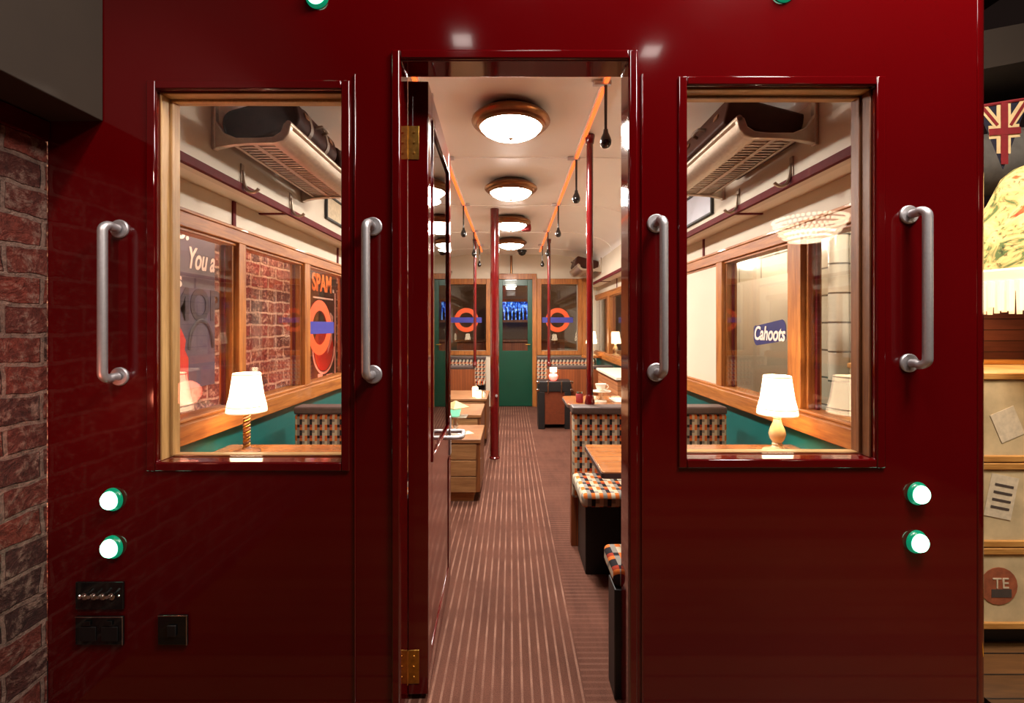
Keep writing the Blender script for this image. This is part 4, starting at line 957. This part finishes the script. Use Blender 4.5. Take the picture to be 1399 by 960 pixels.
MB().lathe([(0.0, 0), (0.05, 0), (0.048, 0.01), (0.02, 0.02), (0.014, 0.05), (0.024, 0.07), (0.015, 0.09), (0.02, 0.13), (0.03, 0.135), (0.0, 0.135)], (0, 0, 0), 24).build('stem', M['white'], t, smooth=True)
MB().box(-0.09, 0.09, -0.06, 0.06, 0.135, 0.145).build('tray', M['alu'], t, bevel=0.002)
MB().lathe([(0.0, 0.145), (0.03, 0.145), (0.045, 0.20), (0.0, 0.20)], (0, 0, 0), 24).build('glass', M['greenglow'], t, smooth=True)
MB().lathe([(0.0, 0.26), (0.01, 0.258), (0.105, 0.213), (0.105, 0.208), (0.0, 0.205)], (0, 0, 0), 4).build('roof', M['lanternroof'], t)
for k, (x, y) in enumerate(((-0.40, 3.62), (-0.355, 3.52))):
    t = thing('candle_glass', ('taller lit candle glass at the back of the third crate', 'shorter lit candle glass at the front of the third crate')[k], 'candle', (x, y, 0.5105), group='lit candles on trunks and crates')
    hh = 0.10 if k == 0 else 0.075
    MB().lathe([(0.0, 0), (0.03, 0), (0.034, hh), (0.0, hh)], (0, 0, 0), 20).build('glass', M['candle'], t, smooth=True)
    MB().lathe([(0.034, hh), (0.035, hh + 0.008), (0.031, hh + 0.008), (0.030, hh)], (0, 0, 0), 20).build('glass_rim', M['white'], t, smooth=True)
t = thing('salt_cellar', 'small white salt cellar at the aisle edge of the third crate', 'cellar', (-0.292, 3.54, 0.5105))
MB().lathe([(0.0, 0), (0.016, 0), (0.018, 0.03), (0.014, 0.055), (0.0, 0.055)], (0, 0, 0), 16).build('body', M['white'], t, smooth=True); MB().lathe([(0.0, 0.055), (0.015, 0.055), (0.010, 0.07), (0.0, 0.072)], (0, 0, 0), 16).build('cap', M['chrome'], t, smooth=True)

# ------------------------------------------------------------------ hall lamps behind the photographer (seen only as reflections)
ch = thing('chandelier', 'glowing crystal basket chandelier in the hall, mirrored in the right window', 'chandelier', (2.57, -2.35, 2.02))
m = MB(); m.lathe([(0.0, 0.005), (0.10, 0.005), (0.16, 0.05), (0.19, 0.09), (0.0, 0.10)], (0, 0, 0), 36); m.build('glowing_bowl', M['crystal'], ch, smooth=True)
m = MB(); m.tube([(0, 0, 0.17), (0, 0, 1.67)], 0.008, 8); m.build('chain', M['bronze'], ch)
for q, (r_, z_) in enumerate(((0.15, 0.02), (0.19, 0.05), (0.22, 0.085), (0.245, 0.12), (0.262, 0.155), (0.272, 0.19))):
    m = MB(); n_ = 30 + 3 * q
    for k in range(n_):
        a = 2 * PI * (k + 0.5 * (q % 2)) / n_; m.ball((r_ * math.cos(a), r_ * math.sin(a), z_), 0.015, 8)
    m.build('bead_ring', M['bead'], ch, smooth=True)
for k, (x, y, lb) in enumerate(((-0.40, -2.27, 'square hall ceiling lamp left of the doorway'), (1.2, -2.42, 'square hall ceiling lamp right of the doorway'))):
    t = thing('hall_lamp', lb, 'ceiling lamp', (x, y, 3.699)); MB().box(-0.09, 0.09, -0.09, 0.09, -0.05, 0).build('housing', M['steel'], t, bevel=0.004)
    MB().box(-0.075, 0.075, -0.075, 0.075, -0.054, -0.05).build('lamp_face', M['hallspot'], t)

# ------------------------------------------------------------------ lights
def area(name, loc, rot, size, power, col, sy=None):
    l = bpy.data.lights.new(name, 'AREA'); l.energy = power; l.color = col; l.shape = 'RECTANGLE' if sy else 'DISK'; l.size = size
    if sy: l.size_y = sy
    o = bpy.data.objects.new(name, l); COL.objects.link(o); o.location = loc; o.rotation_euler = rot; return o
def point(name, loc, power, col, r=0.05):
    l = bpy.data.lights.new(name, 'POINT'); l.energy = power; l.color = col; l.shadow_soft_size = r
    o = bpy.data.objects.new(name, l); COL.objects.link(o); o.location = loc; return o
def spot(name, loc, target, power, col, ang=60, blend=0.6, r=0.05):
    l = bpy.data.lights.new(name, 'SPOT'); l.energy = power; l.color = col; l.spot_size = math.radians(ang); l.spot_blend = blend; l.shadow_soft_size = r
    o = bpy.data.objects.new(name, l); COL.objects.link(o); o.location = loc
    o.rotation_euler = (Vector(target) - Vector(loc)).to_track_quat('-Z', 'Y').to_euler(); return o
for x, y, z in ((1.215, 0.60, 0.7205 + 0.178 + 0.135), (-1.205, 0.60, 0.7205 + 0.19 + 0.135), (1.2, 5.3, 0.8605 + 0.178 + 0.135)): point('table_lamp_bulb', (x, y, z), 5.5, (1.0, 0.80, 0.58), 0.02)
WARM = (1.0, 0.93, 0.84)
for k, y in enumerate((0.98, 2.18, 3.36, 4.55)):
    area('dome_lamp_light', (0, y, 2.295), (0, 0, 0), 0.26, 43, WARM)
area('hall_fill', (1.5, -0.95, 3.6), (math.radians(8), 0, 0), 0.8, 115, (1.0, 0.88, 0.80))  # two added lights without fixtures, out of view, brightening the red end wall
area('hall_fill', (0.2, -0.95, 3.6), (math.radians(8), 0, 0), 0.8, 34, (1.0, 0.88, 0.80))
spot('brick_spot', (-0.9, -1.6, 2.7), (-1.52, -0.05, 1.55), 60, (1.0, 0.80, 0.70), 60, 0.8, 0.05)
point('brick_red_lamp', (-1.36, -0.34, 1.02), 1.6, (1.0, 0.25, 0.14), 0.05)
for y in (0.6, 1.6, 2.7): point('outside_red_lamp', (-1.60, y, 0.62), 19.0, (1.0, 0.34, 0.24), 0.05)
for y in (0.9, 1.9, 2.9): point('outside_left_fill', (-1.56, y, 2.05), 17.0, (1.0, 0.74, 0.60), 0.05)  # unseen warm lights added to brighten the brick and posters
for y in (0.75, 1.7, 2.8): point('tile_wall_fill', (1.60, y, 1.90), 14.0, (1.0, 0.90, 0.76), 0.06)  # added lights hidden above the window head, brightening the tiles
point('trunk_lamp', (2.235, 0.40, 1.60), 1.6, (1.0, 0.75, 0.45), 0.05)
spot('trunk_spot', (2.3, -1.2, 2.7), (2.1, 0.4, 0.6), 60, (1.0, 0.86, 0.62), 60, 0.8, 0.05)
point('bar_fill', (0.4, 7.0, 2.3), 16.0, (1.0, 0.7, 0.45), 0.05)  # unseen light added to brighten the room behind the far windows

wd = bpy.data.worlds.new('world'); SC.world = wd; wd.use_nodes = True
wd.node_tree.nodes['Background'].inputs[0].default_value = (0.05, 0.03, 0.025, 1); wd.node_tree.nodes['Background'].inputs[1].default_value = 0.2
SC.view_settings.view_transform = 'Standard'; SC.view_settings.look = 'None'; SC.view_settings.gamma = 1; SC.view_settings.exposure = 0.0
SC.view_settings.use_curve_mapping = False
SC.cycles.use_denoising = True
SC.cycles.max_bounces = 10; SC.cycles.diffuse_bounces = 5; SC.cycles.glossy_bounces = 5; SC.cycles.transparent_max_bounces = 16
SC.cycles.sample_clamp_indirect = 6.0
SC.cycles.caustics_reflective = False; SC.cycles.caustics_refractive = False
